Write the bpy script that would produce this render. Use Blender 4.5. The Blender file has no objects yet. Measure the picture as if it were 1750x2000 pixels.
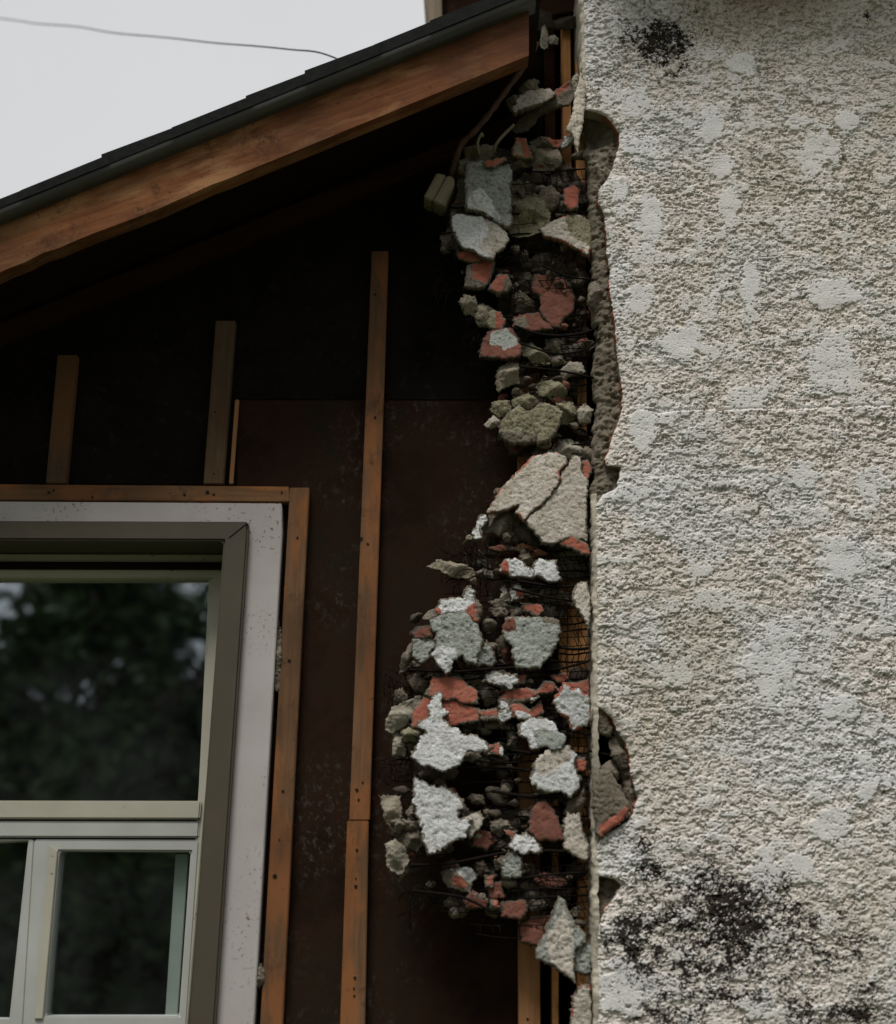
import bpy, bmesh, math, random
import numpy as np
from mathutils import Vector, Matrix, Euler
from mathutils.geometry import delaunay_2d_cdt

R = math.radians
S = bpy.context.scene
C = S.collection
random.seed(7)
rng = np.random.default_rng(11)

# ------------------------------------------------------------------ camera
W0, H0, FPX = 1750.0, 2000.0, 2778.0
D, CAMZ = 2.65, 1.60
PITCH, ROLL = R(16.3), 0.016
cd = bpy.data.cameras.new('camera'); cam = bpy.data.objects.new('camera', cd); C.objects.link(cam)
cam.location = (0, -D, CAMZ)
RM = Matrix.Rotation(R(90) + PITCH, 4, 'X') @ Matrix.Rotation(ROLL, 4, 'Z')
cam.rotation_euler = RM.to_euler()
cd.sensor_fit = 'VERTICAL'; cd.sensor_height = 36.0; cd.sensor_width = 36.0
cd.lens = 36.0 * FPX / H0
cd.clip_start = 0.05; cd.clip_end = 500
cd.dof.use_dof = True; cd.dof.focus_distance = 2.72; cd.dof.aperture_fstop = 2.2
S.camera = cam

# ------------------------------------------------------------------ sky, sun, exposure
SUN_EL, SUN_AZ = R(64), R(-22)      # azimuth measured from -Y (towards the camera) to -X
sx, sy, sz = math.sin(SUN_AZ) * math.cos(SUN_EL), -math.cos(SUN_AZ) * math.cos(SUN_EL), math.sin(SUN_EL)
w = bpy.data.worlds.new('World'); S.world = w; w.use_nodes = True
nt = w.node_tree; nt.nodes.clear()
sky = nt.nodes.new('ShaderNodeTexSky'); sky.sky_type = 'NISHITA'; sky.sun_disc = False
sky.sun_elevation = SUN_EL; sky.sun_rotation = math.atan2(sx, sy)
sky.air_density = 1.0; sky.dust_density = 4.0
bwn = nt.nodes.new('ShaderNodeHueSaturation'); bwn.inputs['Saturation'].default_value = 0.06
tcw = nt.nodes.new('ShaderNodeTexCoord')
cl = nt.nodes.new('ShaderNodeTexNoise'); cl.inputs['Scale'].default_value = 1.6; cl.inputs['Detail'].default_value = 4
clr = nt.nodes.new('ShaderNodeMapRange'); clr.inputs['To Min'].default_value = 6.1; clr.inputs['To Max'].default_value = 7.5
cmb = nt.nodes.new('ShaderNodeCombineColor')
mixw = nt.nodes.new('ShaderNodeMix'); mixw.data_type = 'RGBA'; mixw.inputs[0].default_value = 0.94
tint = nt.nodes.new('ShaderNodeMix'); tint.data_type = 'RGBA'; tint.blend_type = 'MULTIPLY'; tint.inputs[0].default_value = 1
tint.inputs[7].default_value = (0.985, 1.0, 1.015, 1)
bg = nt.nodes.new('ShaderNodeBackground'); bg.inputs['Strength'].default_value = 0.10
ow = nt.nodes.new('ShaderNodeOutputWorld')
L = nt.links.new
L(sky.outputs[0], bwn.inputs['Color']); L(tcw.outputs['Generated'], cl.inputs['Vector'])
L(cl.outputs['Fac'], clr.inputs['Value'])
for i in range(3): L(clr.outputs[0], cmb.inputs[i])
L(bwn.outputs[0], mixw.inputs[6]); L(cmb.outputs[0], mixw.inputs[7])
L(mixw.outputs[2], tint.inputs[6]); L(tint.outputs[2], bg.inputs['Color']); L(bg.outputs[0], ow.inputs[0])
sd = bpy.data.lights.new('sun', 'SUN'); sd.energy = 3.1; sd.angle = R(20); sd.color = (1.0, 0.975, 0.94)
sun = bpy.data.objects.new('sun', sd); C.objects.link(sun)
sun.rotation_euler = Vector((sx, sy, sz)).to_track_quat('Z', 'Y').to_euler()
vs = S.view_settings; vs.view_transform = 'Standard'; vs.look = 'None'; vs.gamma = 1; vs.exposure = 0.0
S.cycles.max_bounces = 6; S.cycles.diffuse_bounces = 3
try: S.cycles.use_denoising = True
except Exception: pass

# ------------------------------------------------------------------ pixel -> point on the plane y = const
R3 = RM.to_3x3()
def P(px, py, y):
    d = R3 @ Vector(((px - W0 / 2) / FPX, -(py - H0 / 2) / FPX, -1.0))
    t = (y + D) / d.y
    return Vector((d.x * t, y, CAMZ + d.z * t))
def PX(poly, y): return [(lambda v: (v.x, v.z))(P(a, b, y)) for a, b in poly]
def to_px(x, z, y):          # numpy inverse of P
    m = np.array(R3)
    v = np.stack([x, np.full_like(x, y + D), z - CAMZ], -1) @ m
    return W0 / 2 + FPX * v[..., 0] / -v[..., 2], H0 / 2 - FPX * v[..., 1] / -v[..., 2]

# ------------------------------------------------------------------ numpy noise
_p = rng.permutation(256); _p = np.concatenate([_p, _p, _p])
_g = rng.random(256) * 2 - 1
def vnoise(x, y, seed=0):
    x = np.asarray(x, float) + seed * 17.31; y = np.asarray(y, float) + seed * 9.77
    xi = np.floor(x).astype(int); yi = np.floor(y).astype(int)
    fx = x - xi; fy = y - yi
    u = fx ** 3 * (fx * (fx * 6 - 15) + 10); v = fy ** 3 * (fy * (fy * 6 - 15) + 10)
    def h(a, b): return _g[_p[_p[a & 255] + (b & 255)]]
    a = h(xi, yi); b = h(xi + 1, yi); c = h(xi, yi + 1); d = h(xi + 1, yi + 1)
    return (a * (1 - u) + b * u) * (1 - v) + (c * (1 - u) + d * u) * v
def fbm(x, y, oct=4, seed=0, gain=0.5):
    s = 0; a = 1; t = 0
    for o in range(oct):
        s = s + a * vnoise(x * 2 ** o, y * 2 ** o, seed + o * 3); t += a; a *= gain
    return s / t
def sstep(e0, e1, x):
    t = np.clip((x - e0) / (e1 - e0), 0, 1); return t * t * (3 - 2 * t)

# ------------------------------------------------------------------ materials
MATS = {}
def newmat(name, rough=0.9):
    m = bpy.data.materials.new(name); m.use_nodes = True
    n = m.node_tree; b = n.nodes['Principled BSDF']
    b.inputs['Roughness'].default_value = rough; b.inputs['Specular IOR Level'].default_value = 0.25 if rough < .7 else 0.07
    MATS[name] = m
    return m, n, b
def rgba(c): return (c[0], c[1], c[2], 1)
def texpos(n, sc=(1, 1, 1), rot=(0, 0, 0)):
    g = n.nodes.new('ShaderNodeNewGeometry'); mp = n.nodes.new('ShaderNodeMapping')
    mp.inputs['Scale'].default_value = sc; mp.inputs['Rotation'].default_value = rot
    n.links.new(g.outputs['Position'], mp.inputs['Vector']); return mp.outputs[0]
def noise(n, vec, scale, detail=6, rough=0.6):
    t = n.nodes.new('ShaderNodeTexNoise'); t.inputs['Scale'].default_value = scale
    t.inputs['Detail'].default_value = detail; t.inputs['Roughness'].default_value = rough
    n.links.new(vec, t.inputs['Vector']); return t.outputs['Fac']
def ramp(n, fac, stops):
    r = n.nodes.new('ShaderNodeValToRGB'); e = r.color_ramp.elements
    while len(e) < len(stops): e.new(0.5)
    for k, (p, c) in enumerate(stops): e[k].position = p; e[k].color = rgba(c)
    n.links.new(fac, r.inputs['Fac']); return r.outputs['Color']
def mix(n, fac, a, b, mode='MIX'):
    m = n.nodes.new('ShaderNodeMix'); m.data_type = 'RGBA'; m.blend_type = mode
    for sock, v in ((0, fac), (6, a), (7, b)):
        if isinstance(v, (int, float)): m.inputs[sock].default_value = v
        elif isinstance(v, tuple): m.inputs[sock].default_value = rgba(v)
        else: n.links.new(v, m.inputs[sock])
    return m.outputs[2]
def bump(n, b, h, strength, dist):
    k = n.nodes.new('ShaderNodeBump'); k.inputs['Strength'].default_value = strength; k.inputs['Distance'].default_value = dist
    n.links.new(h, k.inputs['Height']); n.links.new(k.outputs[0], b.inputs['Normal'])
def rough_mat(name, c1, c2, c3=None, scale=28, bscale=160, bstr=0.7, bdist=0.004, rough=0.95, c4=None, dirt=None):
    m, n, b = newmat(name, rough)
    v = texpos(n)
    f = noise(n, v, scale, 8, 0.65)
    col = ramp(n, f, [(0.33, c1), (0.66, c2)])
    if c3:
        f2 = noise(n, v, scale * 3.3, 6, 0.7)
        col = mix(n, ramp(n, f2, [(0.56, (0, 0, 0)), (0.66, (1, 1, 1))]), col, c3)
    if c4:
        f3 = noise(n, v, 190, 4, 0.6)
        col = mix(n, ramp(n, f3, [(0.575, (0, 0, 0)), (0.65, (1, 1, 1))]), col, c4)
    if dirt:
        col = mix(n, ramp(n, noise(n, v, 16, 9, 0.78), [(0.50, (0, 0, 0)), (0.66, (0.75, 0.75, 0.75))]), col, dirt)
    n.links.new(col, b.inputs['Base Color'])
    bump(n, b, noise(n, v, bscale, 8, 0.7), bstr, bdist)
    return m
def wood_mat(name, dark, light, angle=0.0, vertical=False, rough=0.75, stain=None, grain=1.0, streak=None):
    m, n, b = newmat(name, rough)
    v = texpos(n, rot=(0, angle, 0))
    sc = n.nodes.new('ShaderNodeMapping')
    sc.inputs['Scale'].default_value = (60, 60, 3.0) if vertical else (3.0, 60, 60)
    n.links.new(v, sc.inputs['Vector'])
    sc2 = n.nodes.new('ShaderNodeMapping'); sc2.inputs['Scale'].default_value = (14, 14, 3.5) if vertical else (3.5, 14, 14)
    n.links.new(v, sc2.inputs['Vector'])
    f1 = noise(n, sc.outputs[0], 2.2 * grain, 6, 0.6)
    f2 = noise(n, sc2.outputs[0], 1.0, 4, 0.6)
    col = mix(n, 0.45, ramp(n, f2, [(0.32, dark), (0.68, light)]), ramp(n, f1, [(0.34, tuple(c * .72 for c in dark)), (0.66, light)]))
    if streak:
        col = mix(n, ramp(n, noise(n, sc2.outputs[0], 1.7, 5, 0.6), [(0.47, (0, 0, 0)), (0.60, (0.85, 0.85, 0.85))]), col, streak)
    if stain:
        f3 = noise(n, v, 13, 8, 0.78)
        col = mix(n, ramp(n, f3, [(0.545, (0, 0, 0)), (0.68, (0.85, 0.85, 0.85))]), col, stain)
        col = mix(n, ramp(n, noise(n, v, 3.2, 3, 0.5), [(0.40, (0.55, 0.55, 0.55)), (0.56, (0, 0, 0))]), col, stain)
        f4 = noise(n, v, 150, 2, 0.5)
        col = mix(n, ramp(n, f4, [(0.68, (0, 0, 0)), (0.74, (0.8, 0.8, 0.8))]), col, stain)
    n.links.new(col, b.inputs['Base Color'])
    bump(n, b, f1, 0.35, 0.002)
    return m

rough_mat('white_paint', (0.60, 0.61, 0.60), (0.72, 0.725, 0.72), (0.50, 0.48, 0.44), 30, 230, 1.0, 0.005, c4=(0.40, 0.38, 0.34), dirt=(0.34, 0.31, 0.25))
rough_mat('cream_paint', (0.45, 0.40, 0.335), (0.57, 0.525, 0.455), (0.40, 0.365, 0.29), 24, 190, 0.9, 0.005, c4=(0.26, 0.23, 0.18), dirt=(0.26, 0.215, 0.15))
rough_mat('grey_paint', (0.27, 0.29, 0.255), (0.41, 0.43, 0.39), (0.21, 0.215, 0.18), 26, 180, 1.0, 0.006, c4=(0.15, 0.145, 0.12), dirt=(0.17, 0.15, 0.105))
rough_mat('olive_paint', (0.20, 0.185, 0.11), (0.33, 0.31, 0.21), (0.15, 0.13, 0.08), 26, 170, 1.0, 0.006, c4=(0.07, 0.06, 0.04), dirt=(0.10, 0.082, 0.05))
rough_mat('red_paint', (0.28, 0.085, 0.058), (0.36, 0.125, 0.085), (0.30, 0.16, 0.11), 30, 260, 0.5, 0.002, dirt=(0.20, 0.10, 0.07))
rough_mat('dark_red_paint', (0.12, 0.05, 0.037), (0.19, 0.078, 0.055), (0.14, 0.085, 0.06), 26, 260, 0.5, 0.002)
rough_mat('mortar', (0.145, 0.12, 0.09), (0.25, 0.213, 0.165), (0.10, 0.08, 0.06), 36, 210, 1.0, 0.007, c4=(0.33, 0.31, 0.27), dirt=(0.09, 0.07, 0.05))
rough_mat('dark_mortar', (0.075, 0.058, 0.044), (0.13, 0.105, 0.08), (0.05, 0.036, 0.028), 36, 210, 1.0, 0.007)
rough_mat('tan_mortar', (0.24, 0.205, 0.145), (0.38, 0.335, 0.255), (0.17, 0.14, 0.10), 36, 210, 1.0, 0.007, dirt=(0.15, 0.12, 0.08))
rough_mat('pale_mortar', (0.31, 0.275, 0.215), (0.47, 0.43, 0.355), (0.25, 0.225, 0.18), 36, 210, 1.0, 0.006, dirt=(0.20, 0.17, 0.12))
rough_mat('base_mortar', (0.15, 0.125, 0.092), (0.25, 0.215, 0.163), (0.11, 0.088, 0.065), 20, 190, 0.9, 0.006)
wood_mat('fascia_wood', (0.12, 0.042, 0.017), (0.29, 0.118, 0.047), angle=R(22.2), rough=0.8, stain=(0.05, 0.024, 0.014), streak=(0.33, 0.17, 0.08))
wood_mat('batten_wood', (0.105, 0.058, 0.031), (0.195, 0.105, 0.055), vertical=True, stain=(0.06, 0.033, 0.02), streak=(0.25, 0.098, 0.036))
wood_mat('batten_wood_grey', (0.072, 0.047, 0.027), (0.125, 0.08, 0.046), vertical=True, stain=(0.05, 0.035, 0.025), streak=(0.12, 0.055, 0.022))
wood_mat('batten_wood_level', (0.12, 0.062, 0.03), (0.20, 0.105, 0.052), vertical=False, stain=(0.05, 0.03, 0.02), streak=(0.30, 0.12, 0.04))
wood_mat('lath_wood', (0.66, 0.29, 0.10), (0.92, 0.50, 0.21), vertical=True, stain=(0.14, 0.06, 0.025), grain=1.4)
wood_mat('pale_lath', (0.27, 0.125, 0.055), (0.39, 0.20, 0.095), vertical=True)
wood_mat('weathered_wood', (0.13, 0.108, 0.07), (0.24, 0.205, 0.14), angle=R(65), grain=1.5)
wood_mat('splinter_wood', (0.36, 0.31, 0.24), (0.62, 0.56, 0.47), vertical=True, grain=1.6, rough=0.9)
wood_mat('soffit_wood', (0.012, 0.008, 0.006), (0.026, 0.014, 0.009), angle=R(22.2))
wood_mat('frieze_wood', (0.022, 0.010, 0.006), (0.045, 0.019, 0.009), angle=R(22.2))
wood_mat('eave_wood', (0.055, 0.028, 0.017), (0.10, 0.05, 0.03), angle=R(22.2))
wood_mat('pale_trim_wood', (0.22, 0.17, 0.12), (0.34, 0.27, 0.20), vertical=True)
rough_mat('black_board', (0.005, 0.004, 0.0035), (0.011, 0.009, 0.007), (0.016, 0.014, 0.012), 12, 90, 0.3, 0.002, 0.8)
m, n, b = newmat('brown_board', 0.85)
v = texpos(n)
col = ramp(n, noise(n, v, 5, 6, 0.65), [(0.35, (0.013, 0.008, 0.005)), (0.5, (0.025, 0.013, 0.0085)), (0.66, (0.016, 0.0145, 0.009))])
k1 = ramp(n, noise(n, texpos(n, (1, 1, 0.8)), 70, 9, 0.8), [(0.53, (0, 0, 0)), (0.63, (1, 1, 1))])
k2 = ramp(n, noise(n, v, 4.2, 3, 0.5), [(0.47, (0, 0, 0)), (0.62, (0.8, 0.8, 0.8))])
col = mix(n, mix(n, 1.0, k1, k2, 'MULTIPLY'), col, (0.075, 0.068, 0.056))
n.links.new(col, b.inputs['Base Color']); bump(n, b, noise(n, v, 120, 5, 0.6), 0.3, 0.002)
DULL = ('black_board', 'brown_board', 'cavity', 'soffit_wood', 'frieze_wood', 'wire_metal')
rough_mat('cavity', (0.008, 0.006, 0.005), (0.014, 0.01, 0.008), None, 10, 60, 0.2, 0.002)
rough_mat('shingle', (0.010, 0.010, 0.010), (0.02, 0.02, 0.02), None, 60, 400, 0.8, 0.003, 0.9)
m, n, b = newmat('drip_metal', 0.45)
n.links.new(ramp(n, noise(n, texpos(n), 9, 5), [(0.3, (0.045, 0.043, 0.038)), (0.7, (0.075, 0.072, 0.064))]), b.inputs['Base Color'])
rough_mat('wire_metal', (0.006, 0.005, 0.0045), (0.014, 0.010, 0.008), None, 90, 300, 0.3, 0.001, 0.7)
rough_mat('rusty_metal', (0.065, 0.035, 0.028), (0.12, 0.07, 0.055), (0.035, 0.018, 0.014), 40, 300, 0.5, 0.001, 0.7)
m, n, b = newmat('white_trim', 0.65)
v = texpos(n)
col = ramp(n, noise(n, v, 7, 5), [(0.3, (0.37, 0.335, 0.32)), (0.7, (0.43, 0.40, 0.388))])
k = mix(n, 1.0, ramp(n, noise(n, v, 130, 3, 0.6), [(0.60, (0, 0, 0)), (0.64, (1, 1, 1))]),
        ramp(n, noise(n, v, 5, 2), [(0.47, (0.0, 0.0, 0.0)), (0.62, (1, 1, 1))]), 'MULTIPLY')
n.links.new(mix(n, k, col, (0.10, 0.07, 0.055)), b.inputs['Base Color']); bump(n, b, noise(n, v, 60, 4), 0.1, 0.002)
m, n, b = newmat('taupe_metal', 0.5)
n.links.new(ramp(n, noise(n, texpos(n), 6, 4), [(0.3, (0.062, 0.052, 0.036)), (0.7, (0.08, 0.067, 0.047))]), b.inputs['Base Color'])
m, n, b = newmat('cream_frame', 0.5)
v = texpos(n)
col = ramp(n, noise(n, v, 8, 5), [(0.3, (0.37, 0.35, 0.28)), (0.7, (0.44, 0.42, 0.345))])
k = ramp(n, noise(n, v, 90, 2, 0.5), [(0.70, (0, 0, 0)), (0.73, (0.8, 0.8, 0.8))])
n.links.new(mix(n, k, col, (0.15, 0.12, 0.08)), b.inputs['Base Color'])
m, n, b = newmat('sash_white', 0.5)
n.links.new(ramp(n, noise(n, texpos(n), 9, 5), [(0.3, (0.36, 0.365, 0.335)), (0.7, (0.43, 0.435, 0.405))]), b.inputs['Base Color'])
m, n, b = newmat('mint_frame', 0.5)
n.links.new(ramp(n, noise(n, texpos(n), 12, 4), [(0.3, (0.64, 0.68, 0.64)), (0.7, (0.70, 0.74, 0.70))]), b.inputs['Base Color'])
m, n, b = newmat('rubber', 0.7); b.inputs['Base Color'].default_value = (0.012, 0.012, 0.010, 1)
m, n, b = newmat('cable', 0.6); b.inputs['Base Color'].default_value = (0.02, 0.022, 0.022, 1)
# glass: see-through with a reflection
m = bpy.data.materials.new('glass'); m.use_nodes = True; MATS['glass'] = m
n = m.node_tree; n.nodes.remove(n.nodes['Principled BSDF'])
tr = n.nodes.new('ShaderNodeBsdfTransparent'); tr.inputs[0].default_value = (0.92, 0.95, 0.93, 1)
gl = n.nodes.new('ShaderNodeBsdfGlossy'); gl.inputs['Roughness'].default_value = 0.015; gl.inputs[0].default_value = (0.85, 0.92, 1, 1)
mx = n.nodes.new('ShaderNodeMixShader'); mx.inputs[0].default_value = 0.24
bp = n.nodes.new('ShaderNodeBump'); bp.inputs['Strength'].default_value = 0.03; bp.inputs['Distance'].default_value = 0.01
n.links.new(noise(n, texpos(n), 4, 2), bp.inputs['Height']); n.links.new(bp.outputs[0], gl.inputs['Normal'])
n.links.new(tr.outputs[0], mx.inputs[1]); n.links.new(gl.outputs[0], mx.inputs[2])
df = n.nodes.new('ShaderNodeBsdfDiffuse'); df.inputs[0].default_value = (0.6, 0.62, 0.64, 1)
mx2 = n.nodes.new('ShaderNodeMixShader'); n.links.new(mx.outputs[0], mx2.inputs[1]); n.links.new(df.outputs[0], mx2.inputs[2])
dmr = n.nodes.new('ShaderNodeMapRange'); dmr.inputs['From Min'].default_value = .35; dmr.inputs['From Max'].default_value = .75; dmr.inputs['To Max'].default_value = .024
n.links.new(noise(n, texpos(n), 7, 8, .7), dmr.inputs['Value']); n.links.new(dmr.outputs[0], mx2.inputs[0])
n.links.new(mx2.outputs[0], n.nodes['Material Output'].inputs[0])
# stucco: colour of the old paint and its dirt comes with the mesh
m, n, b = newmat('stucco', 0.95)
at = n.nodes.new('ShaderNodeVertexColor'); at.layer_name = 'paint'
v = texpos(n)
col = mix(n, 1.0, at.outputs['Color'], ramp(n, noise(n, v, 120, 6, 0.7), [(0.3, (0.86, 0.85, 0.83)), (0.7, (1, 1, 1))]), 'MULTIPLY')
n.links.new(col, b.inputs['Base Color']); bump(n, b, noise(n, v, 330, 6, 0.7), 0.7, 0.003)
rough_mat('leaf', (0.025, 0.05, 0.012), (0.06, 0.10, 0.03), None, 3, 40, 0.1, 0.01, 0.6)
rough_mat('bark', (0.06, 0.045, 0.03), (0.12, 0.09, 0.07), None, 12, 60, 0.6, 0.01)
rough_mat('grass_ground', (0.05, 0.075, 0.025), (0.11, 0.11, 0.06), (0.16, 0.13, 0.09), 3, 60, 0.6, 0.02)

for q_ in DULL: MATS[q_].node_tree.nodes['Principled BSDF'].inputs['Specular IOR Level'].default_value = 0.02
MATS['shingle'].node_tree.nodes['Principled BSDF'].inputs['Specular IOR Level'].default_value = 0.08
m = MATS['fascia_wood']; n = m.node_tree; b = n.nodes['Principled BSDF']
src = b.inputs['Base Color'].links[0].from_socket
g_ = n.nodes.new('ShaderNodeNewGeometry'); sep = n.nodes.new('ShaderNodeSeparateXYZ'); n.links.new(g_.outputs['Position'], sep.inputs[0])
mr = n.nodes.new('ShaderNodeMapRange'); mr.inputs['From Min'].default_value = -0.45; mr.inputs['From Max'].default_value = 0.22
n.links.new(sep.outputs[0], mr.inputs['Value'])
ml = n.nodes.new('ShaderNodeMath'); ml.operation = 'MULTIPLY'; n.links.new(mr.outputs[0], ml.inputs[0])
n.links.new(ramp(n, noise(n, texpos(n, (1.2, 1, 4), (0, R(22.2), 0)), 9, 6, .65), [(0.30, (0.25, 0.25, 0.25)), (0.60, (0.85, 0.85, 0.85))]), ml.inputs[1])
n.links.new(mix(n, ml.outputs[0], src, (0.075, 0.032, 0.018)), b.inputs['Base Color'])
# ------------------------------------------------------------------ object helpers
def tag(o, label=None, cat=None, group=None, kind=None):
    if label: o['label'] = label
    if cat: o['category'] = cat
    if group: o['group'] = group
    if kind: o['kind'] = kind
    return o
def link(name, me, mats, parent=None):
    o = bpy.data.objects.new(name, me); C.objects.link(o)
    for x in (mats if isinstance(mats, (list, tuple)) else [mats]): me.materials.append(MATS[x])
    if parent is not None: o.parent = parent
    return o
def empty(name, loc=(0, 0, 0)):
    o = bpy.data.objects.new(name, None); C.objects.link(o); o.empty_display_size = 0.1
    return o
def prism_bm(bm, poly, y0, y1):
    """polygon in x,z extruded along y"""
    a = [bm.verts.new((x, y0, z)) for x, z in poly]; b_ = [bm.verts.new((x, y1, z)) for x, z in poly]
    k = len(poly)
    fs = [bm.faces.new(a), bm.faces.new(b_[::-1])]
    for i in range(k): fs.append(bm.faces.new((a[i], b_[i], b_[(i + 1) % k], a[(i + 1) % k])))
    return fs
def finish(bm, name, mats, parent=None, bevel=0.0, smooth=False):
    bmesh.ops.recalc_face_normals(bm, faces=bm.faces[:])
    if bevel:
        bmesh.ops.bevel(bm, geom=[e for e in bm.edges if e.calc_face_angle(0) > 0.5], offset=bevel, segments=2, affect='EDGES', clamp_overlap=True)
    me = bpy.data.meshes.new(name); bm.to_mesh(me); bm.free()
    if smooth: me.shade_smooth()
    return link(name, me, mats, parent)
def prism(name, poly, y0, y1, mats, parent=None, bevel=0.002, px=True):
    bm = bmesh.new()
    prism_bm(bm, PX(poly, y0) if px else poly, y0, y1)
    return finish(bm, name, mats, parent, bevel)
def tube_bm(bm, pts, r, sides=6):
    pts = [Vector(p) for p in pts]; prev = None
    for i, p in enumerate(pts):
        t = (pts[min(i + 1, len(pts) - 1)] - pts[max(i - 1, 0)]).normalized()
        u = t.cross(Vector((0, 1, 0.01))).normalized(); v_ = t.cross(u)
        rr = r[i] if isinstance(r, (list, tuple)) else r
        ring = [bm.verts.new(p + (u * math.cos(2 * math.pi * k / sides) + v_ * math.sin(2 * math.pi * k / sides)) * rr) for k in range(sides)]
        if prev:
            for k in range(sides): bm.faces.new((prev[k], prev[(k + 1) % sides], ring[(k + 1) % sides], ring[k]))
        else: bm.faces.new(ring[::-1])
        prev = ring
    bm.faces.new(prev)
def crom(pts, n=8):
    pts = [Vector(p) for p in pts]; q = [pts[0] * 2 - pts[1]] + pts + [pts[-1] * 2 - pts[-2]]
    out = []
    for i in range(1, len(q) - 2):
        for k in range(n):
            t = k / n; a, b_, c, d = q[i - 1], q[i], q[i + 1], q[i + 2]
            out.append(0.5 * ((2 * b_) + (c - a) * t + (2 * a - 5 * b_ + 4 * c - d) * t * t + (3 * b_ - a - 3 * c + d) * t ** 3))
    return out + [pts[-1]]

# ------------------------------------------------------------------ ground and trees (seen in the window panes; the tall ones added unseen)
bm = bmesh.new()
N = 40
for i in range(N):
    for j in range(N):
        pass
gx = np.linspace(-120, 120, 61)
vv = [[bm.verts.new((x, y, 0.0 if abs(y) < 6 else 0.25 * float(vnoise(x * .1, y * .1)))) for x in gx] for y in gx]
for i in range(60):
    for j in range(60): bm.faces.new((vv[i][j], vv[i][j + 1], vv[i + 1][j + 1], vv[i + 1][j]))
g = finish(bm, 'ground', 'grass_ground', smooth=True); tag(g, kind='structure')

def tree(x, y, h, rad, seed, label, nclump=210):
    rr = random.Random(seed)
    root = empty('leafy_tree'); root.location = (x, y, 0)
    tag(root, label, 'tree', 'trees facing the window')
    bm = bmesh.new()
    tube_bm(bm, crom([(0, 0, -0.1), (0.1, 0.05, h * .25), (-0.05, 0.1, h * .5), (0.08, 0, h * .88)], 5), [0.2 * (1 - i / 17) + 0.02 for i in range(16)], 8)
    for k in range(12):
        a = rr.uniform(0, 6.28); z0 = h * rr.uniform(.15, .7); l = rad * rr.uniform(.6, .95)
        tube_bm(bm, crom([(0, 0, z0), (math.cos(a) * l * .5, math.sin(a) * l * .5, z0 + l * .35), (math.cos(a) * l, math.sin(a) * l, z0 + l * .55)], 4),
                [0.07 * (1 - i / 10) + 0.01 for i in range(9)], 5)
    finish(bm, 'trunk', 'bark', root, smooth=True)
    vs_, fs_ = [], []
    for k in range(nclump):
        a = rr.uniform(0, 6.28); zz = rr.uniform(.06, 1.0)
        rmax = rad * (0.55 + 0.45 * math.sin(math.pi * min(1, zz * 1.05))) * (1.0 if zz < .7 else (1.25 - zz) / .55)
        r_ = rmax * math.sqrt(rr.uniform(.1, 1)); c = Vector((math.cos(a) * r_, math.sin(a) * r_, zz * h))
        cr = rr.uniform(.25, .55)
        for q in range(85):
            d = Vector((rr.gauss(0, 1), rr.gauss(0, 1), rr.gauss(0, .7))) * cr * .55
            p = c + d; s = rr.uniform(.07, .13)
            u = Vector((rr.gauss(0, 1), rr.gauss(0, 1), rr.gauss(0, .6))).normalized(); w_ = u.cross(Vector((rr.gauss(0, 1), rr.gauss(0, 1), rr.gauss(0, 1)))).normalized()
            i0 = len(vs_); vs_ += [p - u * s, p + w_ * s * .5, p + u * s, p - w_ * s * .5]; fs_.append((i0, i0 + 1, i0 + 2, i0 + 3))
    me = bpy.data.meshes.new('crown'); me.from_pydata([tuple(v_) for v_ in vs_], [], fs_)
    link('crown', me, 'leaf', root)
tree(-3.8, -13.0, 5.9, 1.75, 3, 'broad leafy tree reflected in the middle of the upper window pane')
tree(-6.9, -15.5, 5.0, 1.3, 5, 'leafy tree reflected at the far left of the upper window pane')
tree(-1.9, -14.0, 5.5, 1.7, 9, 'bushy tree reflected at the right side of the window panes', 150)
tree(-6.2, -17.5, 4.3, 2.6, 12, 'wide low tree behind the others, filling the lower window reflection', 240)
tree(-3.2, -17.0, 4.4, 2.4, 15, 'dense low tree reflected behind the right sash', 240)
tree(1.6, -12.0, 9.5, 3.3, 21, 'unseen tall tree added opposite the stucco wall to block low sky', 260)  # tall trees added out of view to cut low sky light under the eaves
tree(7.5, -12.5, 9.5, 3.4, 22, 'unseen tall tree added to block sky, far right of the one opposite the stucco', 220)
tree(-12.5, -12.5, 9.5, 3.4, 23, 'unseen tall tree added to block sky, far left of the trees facing the window', 220)

# ------------------------------------------------------------------ house wall behind (sheathing boards)
FAS_Y = -0.27
house = empty('house_wall'); tag(house, 'dark sheathed gable wall stripped of its plaster, black above and brown below', 'wall')
def line_z(px0, py0, px1, py1, y): return P(px0, py0, y), P(px1, py1, y)
bm = bmesh.new()
prism_bm(bm, PX([(-900, 945), (462, 945), (462, 780), (1058, 780), (1058, 60), (-900, 860)], 0.0), 0.0, 0.02)
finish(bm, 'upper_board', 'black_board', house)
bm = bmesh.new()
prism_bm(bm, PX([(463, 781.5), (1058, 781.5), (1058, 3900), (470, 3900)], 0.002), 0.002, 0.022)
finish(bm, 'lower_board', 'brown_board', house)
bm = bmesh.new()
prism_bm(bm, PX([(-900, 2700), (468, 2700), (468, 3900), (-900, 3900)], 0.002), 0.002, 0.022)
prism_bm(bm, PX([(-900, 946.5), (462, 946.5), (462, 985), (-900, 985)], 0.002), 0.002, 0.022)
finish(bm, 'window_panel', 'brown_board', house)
bm = bmesh.new()
a = P(-900, 1000, 0.08); c_ = P(1300, 1000, 0.08)
prism_bm(bm, [(a.x, 0.0), (c_.x, 0.0), (c_.x, 3.6), (a.x, 2.45)], 0.9, 0.92)          # back of the dark room
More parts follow.
